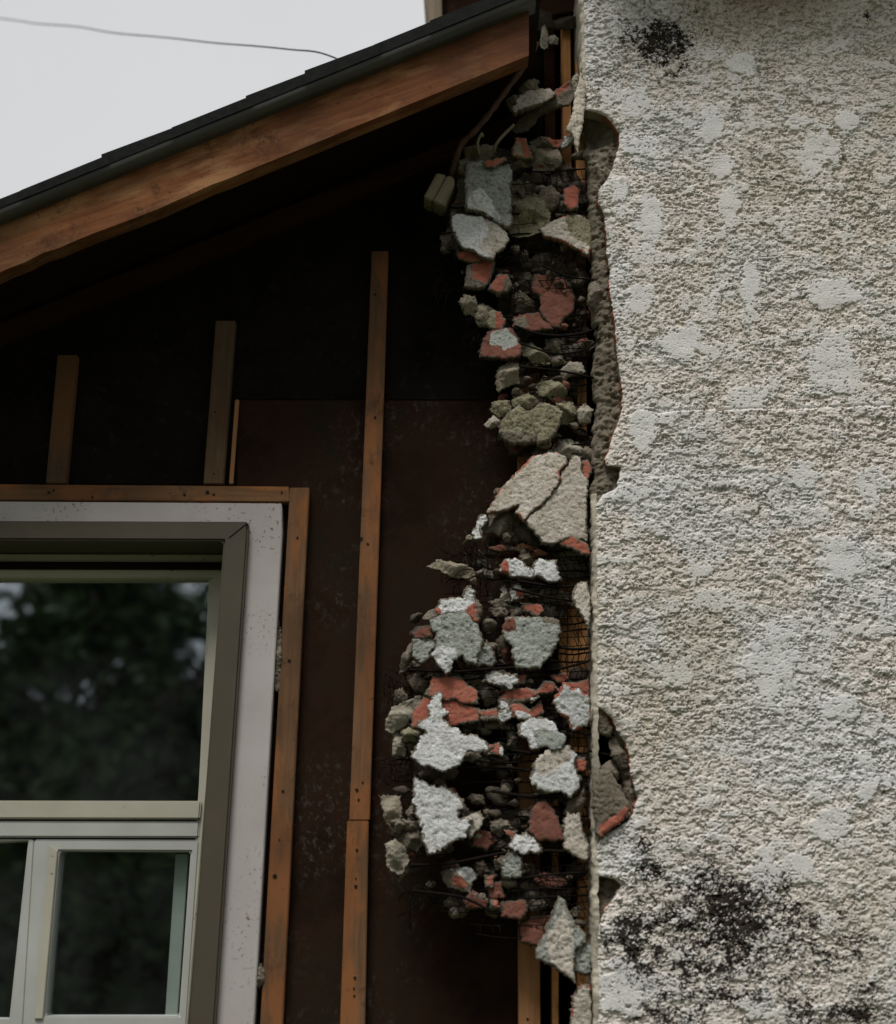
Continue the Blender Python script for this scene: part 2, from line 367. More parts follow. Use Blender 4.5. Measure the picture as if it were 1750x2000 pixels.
prism_bm(bm, [(P(1056, 1000, .08).x, 0), (c_.x, 0), (c_.x, 3.6), (P(1056, 1000, .08).x, 3.6)], 0.10, 0.12)
prism_bm(bm, [(a.x, 2.45), (c_.x, 3.6), (c_.x, 3.62), (a.x, 2.47)], 0.03, 0.9)
finish(bm, 'inner_lining', 'cavity', house)

# ------------------------------------------------------------------ roof
roof = empty('gable_roof'); tag(roof, 'sloping gable roof with an orange wood fascia and black shingle edge', 'roof')
def band(name, top, bot, y0, y1, mat, x0=-900, x1=1033, bevel=0.002, **kw):
    """strip between two pixel lines py = c - s*px, traced on plane y0"""
    return prism(name, [(x0, top[0] - top[1] * x0), (x1, top[0] - top[1] * x1), (x1, bot[0] - bot[1] * x1), (x0, bot[0] - bot[1] * x0)], y0, y1, mat, roof, bevel)
bm = bmesh.new()
top, bot = [], []
for i in range(60):
    x = -900 + (1033 + 900) * i / 59
    jit = 0.0
    lo = 532 - 0.4105 * x
    if -200 < x < 420: jit = 2.2 * float(vnoise(x / 60.0, 3.3)) + 2.2 * float(vnoise(x / 17.0, 8.1))
    top.append((x, 432 - 0.4055 * x)); bot.append((x, lo + jit))
fv = PX(top + bot[::-1], FAS_Y)
k = 60
va = [[bm.verts.new((x, yy, z)) for x, z in fv] for yy in (FAS_Y, FAS_Y + 0.038)]
for i in range(59):
    j = 119 - i
    bm.faces.new((va[0][i], va[0][i + 1], va[0][j - 1], va[0][j]))
    bm.faces.new((va[1][i], va[1][j], va[1][j - 1], va[1][i + 1]))
    bm.faces.new((va[0][i], va[1][i], va[1][i + 1], va[0][i + 1]))
    bm.faces.new((va[0][j], va[0][j - 1], va[1][j - 1], va[1][j]))
bm.faces.new((va[0][0], va[0][119], va[1][119], va[1][0])); bm.faces.new((va[0][59], va[1][59], va[1][60], va[0][60]))
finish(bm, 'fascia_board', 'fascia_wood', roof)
# half-round metal drip edge
bm = bmesh.new()
A = P(-900, 418 + 0.4055 * 900, -0.283); B = P(1040, 418 - 0.4055 * 1040, -0.283)
dirv = (B - A).normalized(); upv = Vector((0, -1, 0)).cross(dirv).normalized()
if upv.z < 0: upv = -upv
prof = [(-0.0, -0.0145)] + [(-0.013 * math.cos(t), 0.0145 * math.sin(t)) for t in np.linspace(-1.3, 1.3, 10)] + [(0.0, 0.0145), (0.03, 0.0145), (0.03, -0.0145)]
ra = [bm.verts.new(A + Vector((0, p[0], 0)) + upv * p[1]) for p in prof]; rb = [bm.verts.new(B + Vector((0, p[0], 0)) + upv * p[1]) for p in prof]
for i in range(len(prof)): bm.faces.new((ra[i], ra[(i + 1) % len(prof)], rb[(i + 1) % len(prof)], rb[i]))
bm.faces.new(ra); bm.faces.new(rb)
finish(bm, 'drip_edge', 'drip_metal', roof, smooth=False)
# shingle courses along the rake, stepped like the photo
def shingles():
    bm = bmesh.new()
    steps = [-900, -560, -240, 40, 198, 335, 480, 595, 730, 840, 1045]
    for i in range(len(steps) - 1):
        x0, x1 = steps[i], steps[i + 1] + 14
        up0 = 384 - 0.412 * x0 - [2, 1, 3, 0, 5, 1, 3, 5, 0, 2][i]
        up1 = 384 - 0.412 * x1 + 2
        poly = PX([(x0, up0 + 4), (x1, up1 + 3), (x1, 406 - .406 * x1), (x0, 406 - .406 * x0)], -0.298 - 0.0015 * (i % 2))
        prism_bm(bm, poly, -0.298 - 0.0015 * (i % 2), 4.0 + 0.01 * i)
    return finish(bm, 'shingle_course', 'shingle', roof)
shingles()
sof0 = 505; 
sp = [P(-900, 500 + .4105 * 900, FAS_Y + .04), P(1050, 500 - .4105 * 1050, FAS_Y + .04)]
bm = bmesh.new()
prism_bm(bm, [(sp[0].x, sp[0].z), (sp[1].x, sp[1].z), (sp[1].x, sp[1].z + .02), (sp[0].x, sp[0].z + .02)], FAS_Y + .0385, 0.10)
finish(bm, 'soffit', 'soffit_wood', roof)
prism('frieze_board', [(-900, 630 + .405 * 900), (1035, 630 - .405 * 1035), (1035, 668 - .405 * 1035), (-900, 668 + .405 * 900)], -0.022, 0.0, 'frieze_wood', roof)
# right-hand upper eave behind the roof edge
eave = empty('upper_gable_trim'); tag(eave, 'brown boxed gable trim with a pale end board, rising behind the roof edge', 'trim')
prism('trim_board', [(862, -260), (1130, -260), (1130, 20), (862, 70)], 0.02, 0.45, 'eave_wood', eave)
prism('end_board', [(822, -260), (838, -40), (832, 0), (846, 80), (864, 80), (862, -260)], -0.01, 0.45, 'pale_trim_wood', eave)
ov = empty('unseen_shade_eave'); tag(ov, 'unseen brown eave over the stucco wall, extended left to shade the fascia end', 'eave')  # eave added above the view to shade wall top and fascia end
p0 = P(1140, -190, -0.14); q0 = P(840, -190, -0.40)
bm = bmesh.new()
prism_bm(bm, [(p0.x, p0.z), (p0.x + 2.2, p0.z), (p0.x + 2.2, p0.z + .03), (p0.x, p0.z + .03)], -0.31, 0.3)
prism_bm(bm, [(q0.x, p0.z + .001), (p0.x - .001, p0.z + .001), (p0.x - .001, p0.z + .031), (q0.x, p0.z + .031)], -0.20, 0.3)
finish(bm, 'soffit', 'eave_wood', ov)
bm = bmesh.new()
prism_bm(bm, [(p0.x, p0.z - .01), (p0.x + 2.21, p0.z - .01), (p0.x + 2.21, p0.z + .16), (p0.x, p0.z + .16)], -0.34, -0.312)
prism_bm(bm, [(q0.x - .01, p0.z - .01), (p0.x - .001, p0.z - .01), (p0.x - .001, p0.z + .16), (q0.x - .01, p0.z + .16)], -0.23, -0.202)
finish(bm, 'fascia_board', 'eave_wood', ov)

# overhead cable
pts = [(-700, -70), (-300, 2), (0, 36), (70, 46), (150, 52), (220, 64), (330, 74), (420, 84), (500, 90), (570, 97), (625, 103), (690, 128)]
bm = bmesh.new()
tube_bm(bm, crom([P(a_, b_, 3.0 - 3.0 * (a_ + 700) / 1352) for a_, b_ in pts], 5), 0.0019, 6)
tag(finish(bm, 'overhead_cable', 'cable', smooth=True), 'thin black cable sagging across the pale sky to the roof edge', 'cable')

# ------------------------------------------------------------------ battens
def batten(name, poly, y0, y1, mat, label, cat='batten', marks=(), group=None):
    o = prism(name, poly, y0, y1, mat, None, 0.0015); tag(o, label, cat, group)
    for (mx_, my_, r_) in marks:
        r_ *= .75
        bm = bmesh.new(); p = P(mx_, my_, y0 - 0.0012)
        prism_bm(bm, [(p.x + r_ * (1 + .35 * random.uniform(-1, 1)) * math.cos(t), p.z + r_ * (1 + .35 * random.uniform(-1, 1)) * math.sin(t)) for t in np.linspace(0, 6.28, 8)[:-1]], y0 - 0.0012, y0 + 0.004)
        finish(bm, 'nail_head', 'rubber', o)
    return o
GB = 'wood battens nailed to the dark wall'
batten('wood_batten', [(112, 693), (151, 693), (129, 944), (89, 944)], -0.02, 0.0, 'batten_wood_grey', 'short dim batten at far left above the window, shortest of the upright battens', marks=[(120, 915, .002)], group=GB)
batten('wood_batten', [(421, 626), (460, 626), (436, 945), (397, 945)], -0.02, 0.0, 'batten_wood_grey', 'upright batten above the window corner beside a thin pale lath', marks=[(420, 805, .0025), (418, 925, .002)], group=GB)
batten('thin_lath', [(459, 780), (467, 780), (455, 945), (447, 945)], -0.008, 0.0, 'pale_lath', 'thin pale lath standing beside a batten above the window corner', 'lath')
batten('wood_batten', [(726, 490), (759, 490), (722, 1602), (682, 1602)], -0.02, 0.0, 'batten_wood', 'long upper batten mid wall, reaching up under the eaves above a butt joint',
       marks=[(733, 575, .003), (733, 815, .0035), (726, 905, .002), (706, 1052, .0045), (718, 1062, .003), (697, 1543, .004), (708, 1528, .003), (700, 1562, .003)], group=GB)
batten('wood_batten', [(678, 1603), (720, 1603), (700, 2700), (640, 2700)], -0.021, 0.0, 'batten_wood', 'orange lower batten mid wall, below the butt joint of the long batten',
       marks=[(697, 1660, .003), (695, 1732, .004), (695, 1716, .002), (693, 1910, .003), (691, 1930, .002), (692, 1945, .003)], group=GB)
batten('wood_batten', [(566, 952), (604, 952), (552, 2000), (516, 2700), (470, 2700), (508, 2000)], -0.02, 0.0, 'batten_wood', 'upright batten running beside the white window trim on its right',
       marks=[(581, 1050, .003), (565, 1290, .004), (553, 1545, .0035), (537, 1712, .005), (546, 1640, .002)], group=GB)
batten('wood_batten', [(-900, 938), (564, 950), (566, 980), (-900, 972)], -0.021, 0.0, 'batten_wood_level', 'level batten lying along the top of the white window trim',
       marks=[(95, 962, .004), (105, 958, .003), (180, 971, .003), (405, 962, .005), (418, 966, .004), (360, 966, .003), (550, 962, .003)], group=GB)
batten('wall_stud', [(1012, 560), (1054, 560), (1056, 2700), (1014, 2700)], -0.034, 0.0, 'pale_lath', 'orange upright stud behind the wire netting and hanging rubble', 'stud', marks=[(1030, 1990, .003)])
def slat(poly, y0, y1, mat): return prism('slat', poly, y0, y1, mat, house, 0.001)
slat([(1098, 40), (1114, 40), (1122, 1118), (1106, 1118)], -0.03, 0.02, 'lath_wood')
slat([(1124, 70), (1142, 70), (1148, 1118), (1130, 1118)], -0.036, 0.012, 'lath_wood')
slat([(1060, 30), (1082, 30), (1086, 330), (1066, 330)], 0.0, 0.02, 'frieze_wood')
slat([(1092, 1120), (1108, 1120), (1106, 1500), (1092, 1500)], -0.042, 0.0, 'lath_wood')
slat([(1109.5, 1120), (1129, 1120), (1128, 1640), (1108, 1640)], -0.045, 0.0, 'lath_wood')
slat([(1130.5, 1120), (1152, 1120), (1152, 2700), (1130, 2700)], -0.048, 0.0, 'lath_wood')
slat([(1078, 1502), (1091, 1502), (1092, 2700), (1080, 2700)], -0.03, 0.02, 'lath_wood')

# ------------------------------------------------------------------ window
win = empty('window'); tag(win, 'cream framed window with taupe casing and flat white trim, upper pane over two sashes', 'window')
def ring_poly(name, outer, inner, y0, y1, mat, parent, bevel=0.0015):
    bm = bmesh.new(); k = len(outer)
    o_, i_ = PX(outer, y0), PX(inner, y0)
    vs4 = [[bm.verts.new((x, yy, z)) for x, z in pp] for pp in (o_, i_) for yy in (y0, y1)]
    of, ob, nf, nb = vs4
    for i in range(k):
        j = (i + 1) % k
        bm.faces.new((of[i], of[j], nf[j], nf[i])); bm.faces.new((ob[i], nb[i], nb[j], ob[j]))
        bm.faces.new((of[i], ob[i], ob[j], of[j])); bm.faces.new((nf[i], nf[j], nb[j], nb[i]))
    return finish(bm, name, mat, parent, bevel)
WB = 2350
bx = lambda x, y: x - 0.073 * (y - 1055)          # converging verticals near the window's right side
ring_poly('flat_trim', [(-900, 973), (550, 983), (551, 1040), (496, 2000), (476, WB + 60), (-900, WB + 60)],
          [(-900 + 60, 1022), (480, 1022), (479, 1040), (412, 2000), (388, WB), (-900 + 60, WB)], -0.030, 0.02, 'white_trim', win)
# casing: mitred ring, two faces
cas_o = [(-830, 1014), (485, 1018), (484, 1050), (420, 2000), (395, WB - 10), (-830, WB - 10)]
cas_i = [(-790, 1052), (436, 1056), (436, 1060), (368, 2000), (343, WB - 50), (-790, WB - 50)]
ring_poly('casing', cas_o, cas_i, -0.048, 0.085, 'taupe_metal', win, 0.004)
prism('casing_joint', [(446, 1050), (449, 1050), (484, 1022), (482, 1021)], -0.0488, -0.04, 'rubber', win, 0)
# inner frame
YF = 0.0
fr_o = [(-800, 1040), (447, 1045), (445, 1085), (372, 2010), (343, WB - 40), (-800, WB - 40)]
fr_i = [(-760, 1122), (418, 1122), (417, 1130), (383, 1640), (360, 1990), (-760, 1990)]
ring_poly('frame', [(-800, 1080), (440, 1083), (439, 1090), (366, 2010), (341, WB - 40), (-800, WB - 40)],
          [(-760, 1128), (416, 1128), (416, 1132), (352, 2060), (336, WB - 80), (-760, WB - 80)], 0.052, 0.10, 'cream_frame', win)
prism('painted_head_shade', [(-780, 1094), (432, 1098), (431, 1112), (-780, 1110)], 0.046, 0.0515, 'soffit_wood', win, 0)  # dark strip painting in the shade under the casing head
prism('mid_rail', [(-760, 1562), (393, 1564), (390, 1600), (-760, 1598)], 0.044, 0.09, 'cream_frame', win, 0.003)
prism('lower_rail', [(-760, 1602), (390, 1604), (388, 1636), (-760, 1634)], 0.048, 0.09, 'sash_white', win, 0.003)
prism('glazing_bead', [(408, 1128), (417, 1128), (396, 1562), (387, 1562)], 0.062, 0.08, 'cream_frame', win, 0.001)
prism('pane', [(-760, 1100), (420, 1100), (398, 1580), (-760, 1580)], 0.074, 0.078, 'glass', win, 0)
# right sash
def sash(x_l, x_r, parent_win, open_left):
    s_ = ring_poly('sash', [(x_l, 1640), (x_r, 1641), (x_r - 27, 1998), (x_l - 25, 1996)],
                   [(x_l + 52, 1663), (x_r - 18, 1664), (x_r - 43, 1984), (x_l + 25, 1982)], 0.0105, 0.05, 'sash_white', parent_win, 0.003)
    return s_
s1 = ring_poly('sash', [(66, 1639), (390, 1640), (352, 2190), (32, 2190)], [(116, 1662), (372, 1663), (349, 1984), (87, 1984)], 0.050, 0.09, 'sash_white', win, 0.003)
prism('pane', [(100, 1650), (380, 1650), (352, 2005), (72, 2005)], 0.072, 0.076, 'glass', s1, 0)
prism('glazing_bead', [(96, 1650), (112, 1663), (83, 1990), (67, 1990)], 0.046, 0.052, 'cream_frame', s1, 0.001)
prism('inner_stile', [(343, 1668), (368, 1668), (346, 1990), (322, 1990)], 0.086, 0.096, 'mint_frame', s1, 0.001)
s2 = ring_poly('sash', [(-360, 1637), (62, 1639), (28, 2190), (-380, 2190)], [(-330, 1660), (55, 1641.5), (18, 1990), (-350, 1984)], 0.056, 0.095, 'sash_white', win, 0.003)
prism('pane', [(-345, 1640), (58, 1640), (20, 2005), (-365, 2005)], 0.080, 0.084, 'glass', s2, 0)
prism('sash_stile', [(56, 1640), (66, 1640), (32, 2190), (-2, 2190), (22, 1990)], 0.0525, 0.0555, 'sash_white', s2, 0.001)
prism('sill_rail', [(-760, 2195), (350, 2195), (345, 2260), (-760, 2260)], 0.04, 0.095, 'cream_frame', win, 0.003)
# mortar and paint remnants stuck at the trim gap
# ------------------------------------------------------------------ stucco wall on the right
FY, BY = -0.140, -0.120
stw = empty('stucco_wall'); tag(stw, 'rough cream stucco wall with its left corner broken away and black mildew patches', 'wall')
edge_px = [(1135, -600), (1140, 0), (1143, 150), (1144, 214), (1165, 218), (1186, 227), (1200, 243), (1210, 258), (1210, 280), (1204, 300), (1196, 330), (1184, 350),
           (1171, 366), (1169, 392), (1178, 408), (1184, 440), (1187, 500), (1191, 525), (1190, 560), (1198, 600), (1202, 640), (1206, 690), (1212, 735), (1218, 770),
           (1216, 800), (1207, 830), (1198, 850), (1188, 880), (1181, 895), (1186, 908), (1213, 911), (1210, 930), (1206, 950), (1196, 957), (1176, 965), (1164, 985),
           (1164, 1000), (1166, 1150), (1167, 1330), (1166, 1380), (1178, 1386), (1196, 1403), (1206, 1425), (1222, 1448), (1229, 1480), (1232, 1510), (1242, 1540),
           (1247, 1560), (1240, 1575), (1236, 1590), (1222, 1606), (1196, 1622), (1172, 1636), (1167, 1650), (1165, 1690), (1166, 1710), (1186, 1714), (1204, 1718),
           (1214, 1730), (1206, 1745), (1196, 1760), (1182, 1775), (1172, 1800), (1168, 1830), (1170, 1960), (1168, 2000), (1170, 2800), (1172, 3900)]
def edge_world(pxs, y):
    q = [P(a_, b_, y) for a_, b_ in pxs]; q.sort(key=lambda t: t.z)
    return np.array([t.z for t in q]), np.array([t.x for t in q])
ez, ex = edge_world(edge_px, FY)
x0 = float(P(1140, 0, FY).x) - 0.02
step = 0.00145
vis_z = (P(1400, 2030, FY).z, P(1400, -30, FY).z); vis_x = (x0, P(1800, 0, FY).x)
zs = np.concatenate([np.arange(0.0, vis_z[0], 0.02), np.arange(vis_z[0], vis_z[1], step), np.arange(vis_z[1], vis_z[1] + 0.35, 0.012)])
xs = np.concatenate([np.arange(vis_x[0], vis_x[1], step), np.arange(vis_x[1], vis_x[1] + 1.0, 0.015)])
X, Z = np.meshgrid(xs, zs)
ppx, ppy = to_px(X, Z, FY)
# relief in px-independent world units (mm)
mm = 1000.0
def relief(X, Z, spots):
    wx = X * mm; wz = Z * mm
    wx_ = wx + 3 * fbm(wx / 19, wz / 15, 3, 5); wz_ = wz + 2.5 * fbm(wx / 17, wz / 13, 3, 6)
    a = fbm(wx_ / 9.0, wz_ / 7.6, 4, 1, 0.6)
    b_ = fbm(wx / 3.9, wz / 3.1, 2, 2, 0.6)
    big = fbm(wx_ / 62, wz_ / 52, 3, 3)
    f = 0.48 * a + 0.46 * b_ + 0.34 * big + spots
    return f, a, b_, big
spot_list = [(1590, 300, 48, 36, 1), (1450, 128, 26, 22, 1), (1388, 245, 24, 40, 1), (1268, 425, 24, 62, 1), (1425, 395, 20, 50, 1), (1410, 325, 22, 26, .9), (1620, 570, 62, 32, 1.1),
             (1465, 560, 18, 44, 1), (1620, 710, 52, 60, .8), (1254, 835, 24, 40, 1.1), (1655, 1090, 46, 40, 1.1), (1330, 672, 38, 36, 1), (1255, 580, 24, 40, .9), (1560, 237, 26, 18, .9),
             (1655, 235, 20, 24, .9), (1240, 200, 34, 30, .5), (1370, 1110, 26, 16, .7), (1510, 1290, 60, 70, .7), (1620, 1610, 34, 30, 1), (1560, 1690, 30, 34, .9), (1490, 1710, 34, 60, .9),
             (1690, 1520, 24, 50, .7), (1220, 1930, 60, 55, 1.0), (1480, 1960, 40, 30, .8), (1300, 950, 40, 30, .4), (1570, 930, 40, 25, .6), (1700, 950, 40, 40, .6), (1640, 1380, 40, 24, .7),
             (1400, 1620, 26, 24, .6), (1500, 130, 40, 40, -.25), (1460, 775, 36, 20, .8), (1260, 290, 50, 20, .6), (1210, 380, 16, 40, .5), (1390, 1170, 50, 20, .4), (1320, 1320, 40, 24, .5)]
def spots(ppx, ppy):
    s = np.zeros_like(ppx)
    wob = 0.62 * fbm(ppx / 24, ppy / 20, 5, 9, 0.68)
    for (cx_, cy_, rx, ry, a_) in spot_list:
        m_ = (np.abs(ppx - cx_) < rx * 2) & (np.abs(ppy - cy_) < ry * 2)
        q = ((ppx - cx_) / rx) ** 2 + ((ppy - cy_) / ry) ** 2
        s = np.where(m_, np.maximum(s, a_ * sstep(1.35, 0.25, q + wob * 2.2)) if a_ > 0 else s + a_ * sstep(1.2, 0.2, q), s)
    return s
SP = spots(ppx, ppy)
f, ra_, rb_, rbig = relief(X, Z, SP * 1.1)
cap = 0.12
plate = sstep(cap - 0.05, cap + 0.04, f)
h = np.minimum(f, cap) + 0.10 * np.clip(f - cap, 0, .5) + 0.02 * rb_ + 0.05 * rbig
h = h * 0.0021 / 0.55
fx_, fz_ = X * mm, Z * mm
fl = fbm(fx_ / 40, fz_ / 30, 6, 70, 0.70) + 0.9 * SP + 0.10 * rbig
flake = sstep(0.125, 0.175, fl)
h = h * (1 - .88 * flake) + flake * (0.0028 + 0.0010 * fbm(fx_ / 30, fz_ / 30, 2, 71))
fl2 = fbm(fx_ / 15, fz_ / 11, 5, 72, 0.66)
flake2 = sstep(0.04, 0.09, fl2) * (1 - flake)
h = h * (1 - .72 * flake2) + flake2 * 0.0019
n1 = fbm(X * mm / 20 + .5 * vnoise(X * mm / 7, Z * mm / 7, 66), Z * mm / 10, 4, 64); n2 = fbm(X * mm / 36, Z * mm / 34, 3, 65)
h -= 0.0046 * np.exp(-(n1 / 0.042) ** 2) * sstep(-0.04, 0.14, n2) * (1 - .6 * np.clip(SP, 0, 1))
n3 = fbm(X * mm / 9, Z * mm / 4.5, 3, 67)
h -= 0.0022 * np.exp(-(n3 / 0.045) ** 2) * sstep(0.0, -0.25, n2) * (1 - np.clip(SP, 0, 1))
# crack / lap line of the two plaster lifts
lap = 801 - 0.022 * (ppx - 1400) + 5 * fbm(ppx / 40, ppy * 0 + 2.2, 3, 12)
msk = sstep(1215, 1330, ppx)
h += msk * 0.0026 * sstep(-1.5, 1.5, ppy - lap) * sstep(160, 0, ppy - lap) - msk * 0.0022 * np.exp(-((ppy - lap) / 2.2) ** 2)
# pits
pit = fbm(X * mm / 6.0, Z * mm / 4.0, 3, 31)
h -= 0.0044 * sstep(0.46, 0.58, pit) * (1 - .8 * np.clip(SP, 0, 1))
edge = np.interp(Z, ez, ex) + (0.0022 * fbm(Z * mm / 7, Z * 0 + .5, 3, 14) + 0.0018 * fbm(Z * mm / 26, Z * 0 + 1.5, 3, 15)) * 1.0
undam = (ppy < 208) | ((ppy > 990) & (ppy < 1378)) | ((ppy > 1655) & (ppy < 1705)) | (ppy > 1835)
edge = np.where(undam, np.interp(Z, ez, ex) + 0.0008 * fbm(Z * mm / 9, Z * 0 + .5, 3, 14), edge)
dE = X - edge
h -= 0.006 * np.exp(-np.clip(dE, 0, 1) / 0.0045)          # rounded arris
cl_ = X < edge
Xc = np.where(cl_, edge, X)
Y = FY - h
# --- colours of paint and dirt
def lerp(a_, b_, t): return a_ + (np.asarray(b_) - a_) * t[..., None]
cream = np.array((0.75, 0.69, 0.63)); colr = np.broadcast_to(cream, X.shape + (3,)).copy()
big1 = fbm(X * mm / 170, Z * mm / 150, 4, 21); big2 = fbm(X * mm / 60, Z * mm / 110, 4, 22)
colr = lerp(colr, (0.715, 0.705, 0.69), sstep(-0.05, 0.3, big1))
def reg(cx_, cy_, rx, ry): return np.exp(-(((ppx - cx_) / rx) ** 2 + ((ppy - cy_) / ry) ** 2))
tan = np.clip(reg(1640, 470, 170, 200) * .55 + reg(1500, 330, 130, 120) * .6 + reg(1470, 10, 210, 80) * 1.3 + reg(1330, 1260, 190, 170) * .95 + reg(1740, 260, 70, 190) * .9 +
              reg(1380, 820, 160, 90) * .35 + reg(1680, 1780, 130, 130) * .7 + reg(1380, 560, 120, 140) * .4 + reg(1640, 1990, 120, 60) * .6 + reg(1270, 1480, 110, 150) * .45, 0, 1)
tan = tan * sstep(-0.6, 0.35, big2 + .25)
colr = lerp(colr, (0.56, 0.50, 0.40), tan * 0.75)
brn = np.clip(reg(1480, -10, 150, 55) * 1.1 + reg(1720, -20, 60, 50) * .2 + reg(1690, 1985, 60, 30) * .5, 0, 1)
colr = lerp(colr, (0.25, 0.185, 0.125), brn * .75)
wh = np.clip(flake * (.75 + .25 * np.clip(SP, 0, 1)) + .30 * flake2 + .12 * plate, 0, 1)
colr = lerp(colr, (0.735, 0.73, 0.715), np.clip(wh * (1 - .6 * brn), 0, 1) * (0.85 - .35 * tan))
# tan old paint where the raised skin has gone
low = sstep(0.02, -0.40, f)
colr = lerp(colr, (0.50, 0.44, 0.36), low * 0.35)
# mildew
sp1 = fbm(X * mm / 5.5, Z * mm / 4.8, 4, 41, 0.65); sp2 = fbm(X * mm / 24, Z * mm / 22, 4, 44, 0.6)
dens = np.clip(reg(1285, 72, 52, 42) * 1.5 + reg(1265, 80, 85, 65) * .45 + reg(1300, 125, 40, 30) * .55 + reg(1400, 70, 90, 60) * .28 + reg(1480, 130, 18, 14) * .5 + reg(1690, 35, 10, 10) * .8 +
               reg(1260, 1675, 30, 45) * .85 + reg(1390, 1715, 110, 50) * .62 + reg(1450, 1790, 75, 50) * .75 + reg(1230, 1815, 35, 35) * .8 + reg(1230, 1880, 60, 40) * .55 +
               reg(1340, 1800, 150, 100) * .55 + reg(1550, 1780, 45, 35) * .7 + reg(1400, 1860, 190, 120) * .42 + reg(1430, 1840, 18, 14) * .7 + reg(1600, 1830, 120, 60) * .3 +
               reg(1300, 1990, 60, 22) * .8 + reg(1680, 1985, 110, 30) * 1.0 + reg(1690, 1890, 120, 60) * .34 + reg(1560, 1970, 80, 40) * .4 + reg(1390, 1940, 120, 80) * .38 + reg(1690, 1930, 12, 10) * .6, 0, 1.2)
sp3 = fbm(X * mm / 2.6, Z * mm / 2.2, 3, 49, .7)
mil = sstep(0.0, 0.09, np.minimum(dens, 1.2) * 0.60 - 0.475 + 0.56 * sp1 + 0.50 * sp2 + .55 * sp3) * sstep(0.05, .2, dens)
dots = sstep(0.63, 0.69, fbm(X * mm / 7.0, Z * mm / 6.0, 2, 47)) * (0.35 + 0.65 * sstep(-.1, .2, big2))
mil = np.clip(mil + dots * 0.8, 0, 1)
colr = lerp(colr, (0.018, 0.012, 0.010), mil * 0.97)
h2 = 0.0012 * mil * sp1
Y = Y - h2
def grid_mesh(name, Xg, Yg, Zg, keep, col, mats, parent):
    nz, nx = Xg.shape
    idx = np.arange(nz * nx).reshape(nz, nx)
    q = np.stack([idx[:-1, :-1], idx[:-1, 1:], idx[1:, 1:], idx[1:, :-1]], -1)[keep]
    used, inv = np.unique(q, return_inverse=True); q = inv.reshape(-1, 4)
    co = np.stack([Xg.ravel(), Yg.ravel(), Zg.ravel()], -1)[used].astype(np.float32)
    me = bpy.data.meshes.new(name)
    me.vertices.add(len(co)); me.vertices.foreach_set('co', co.ravel())
    me.loops.add(q.size); me.loops.foreach_set('vertex_index', q.ravel().astype(np.int32))
    me.polygons.add(len(q)); me.polygons.foreach_set('loop_start', np.arange(0, q.size, 4, dtype=np.int32))
    me.update(calc_edges=True); me.validate()
    if col is not None:
        at_ = me.color_attributes.new('paint', 'FLOAT_COLOR', 'POINT')
        cc = np.concatenate([col.reshape(-1, 3), np.ones((col.size // 3, 1))], 1)[used].astype(np.float32)
        at_.data.foreach_set('color', cc.ravel())
    me.shade_smooth()
    return link(name, me, mats, parent)
clq = cl_[:-1, :-1] & cl_[:-1, 1:] & cl_[1:, :-1] & cl_[1:, 1:]
grid_mesh('finish_coat', Xc, Y, Z, ~clq, colr, 'stucco', stw)
# broken rim of the finish coat: red old paint in front, grey mortar behind
rz = zs[(zs > vis_z[0] - .03) & (zs < vis_z[1] + .03)]
rx_ = np.interp(rz, zs, edge[:, 0])
yf = np.interp(rz, zs, np.array([Y[i, max(0, np.argmax(~cl_[i]) - 1)] for i in range(len(zs))]))
rims = [(rx_, yf), (rx_ - 0.0012 + 0.002 * fbm(rz * 1000 / 9, rz * 0, 3, 61), yf + 0.004), (rx_ - 0.001 + 0.004 * fbm(rz * 1000 / 13, rz * 0 + 3, 3, 62), yf + 0.013), (rx_ + 0.002, np.full_like(rz, BY + 0.012))]
rpx = to_px(rx_, rz, FY)[1]
redm = sstep(0.0, 0.12, fbm(rz * 1000 / 33, rz * 0 + 7, 3, 63) + 0.1) * (1 - np.interp(rpx, [-500, 205, 225, 980, 990, 1380, 1390, 1640, 1650, 1705, 1715, 1820, 1840, 3000], [1, 1, 0, 0, 1, 1, 0, 0, 1, 1, 0, 0, 1, 1]))
Xr = np.stack([r[0] for r in rims], 1); Yr = np.stack([r[1] for r in rims], 1); Zr = np.stack([rz] * 4, 1)
cr_ = np.broadcast_to(np.array((0.44, 0.40, 0.31)), Xr.shape + (3,)).copy()
redc = np.array((0.34, 0.115, 0.06)); mor = np.array((0.20, 0.175, 0.135))
undz = redm * 0 + np.interp(rpx, [-500, 205, 225, 980, 990, 1380, 1390, 1640, 1650, 1705, 1715, 1820, 1840, 3000], [1, 1, 0, 0, 1, 1, 0, 0, 1, 1, 0, 0, 1, 1])
for k in range(4):
    base = cr_[:, k] * undz[:, None] + mor * (1 - undz[:, None])
    rr_ = redm * (1.0 if k in (0, 1) else (0.75 if k == 2 else 0.0))
    cr_[:, k] = base * (1 - rr_[:, None]) + redc * rr_[:, None]
grid_mesh('broken_rim', Xr, Yr, Zr, np.ones((len(rz) - 1, 3), bool), cr_, 'stucco', stw)
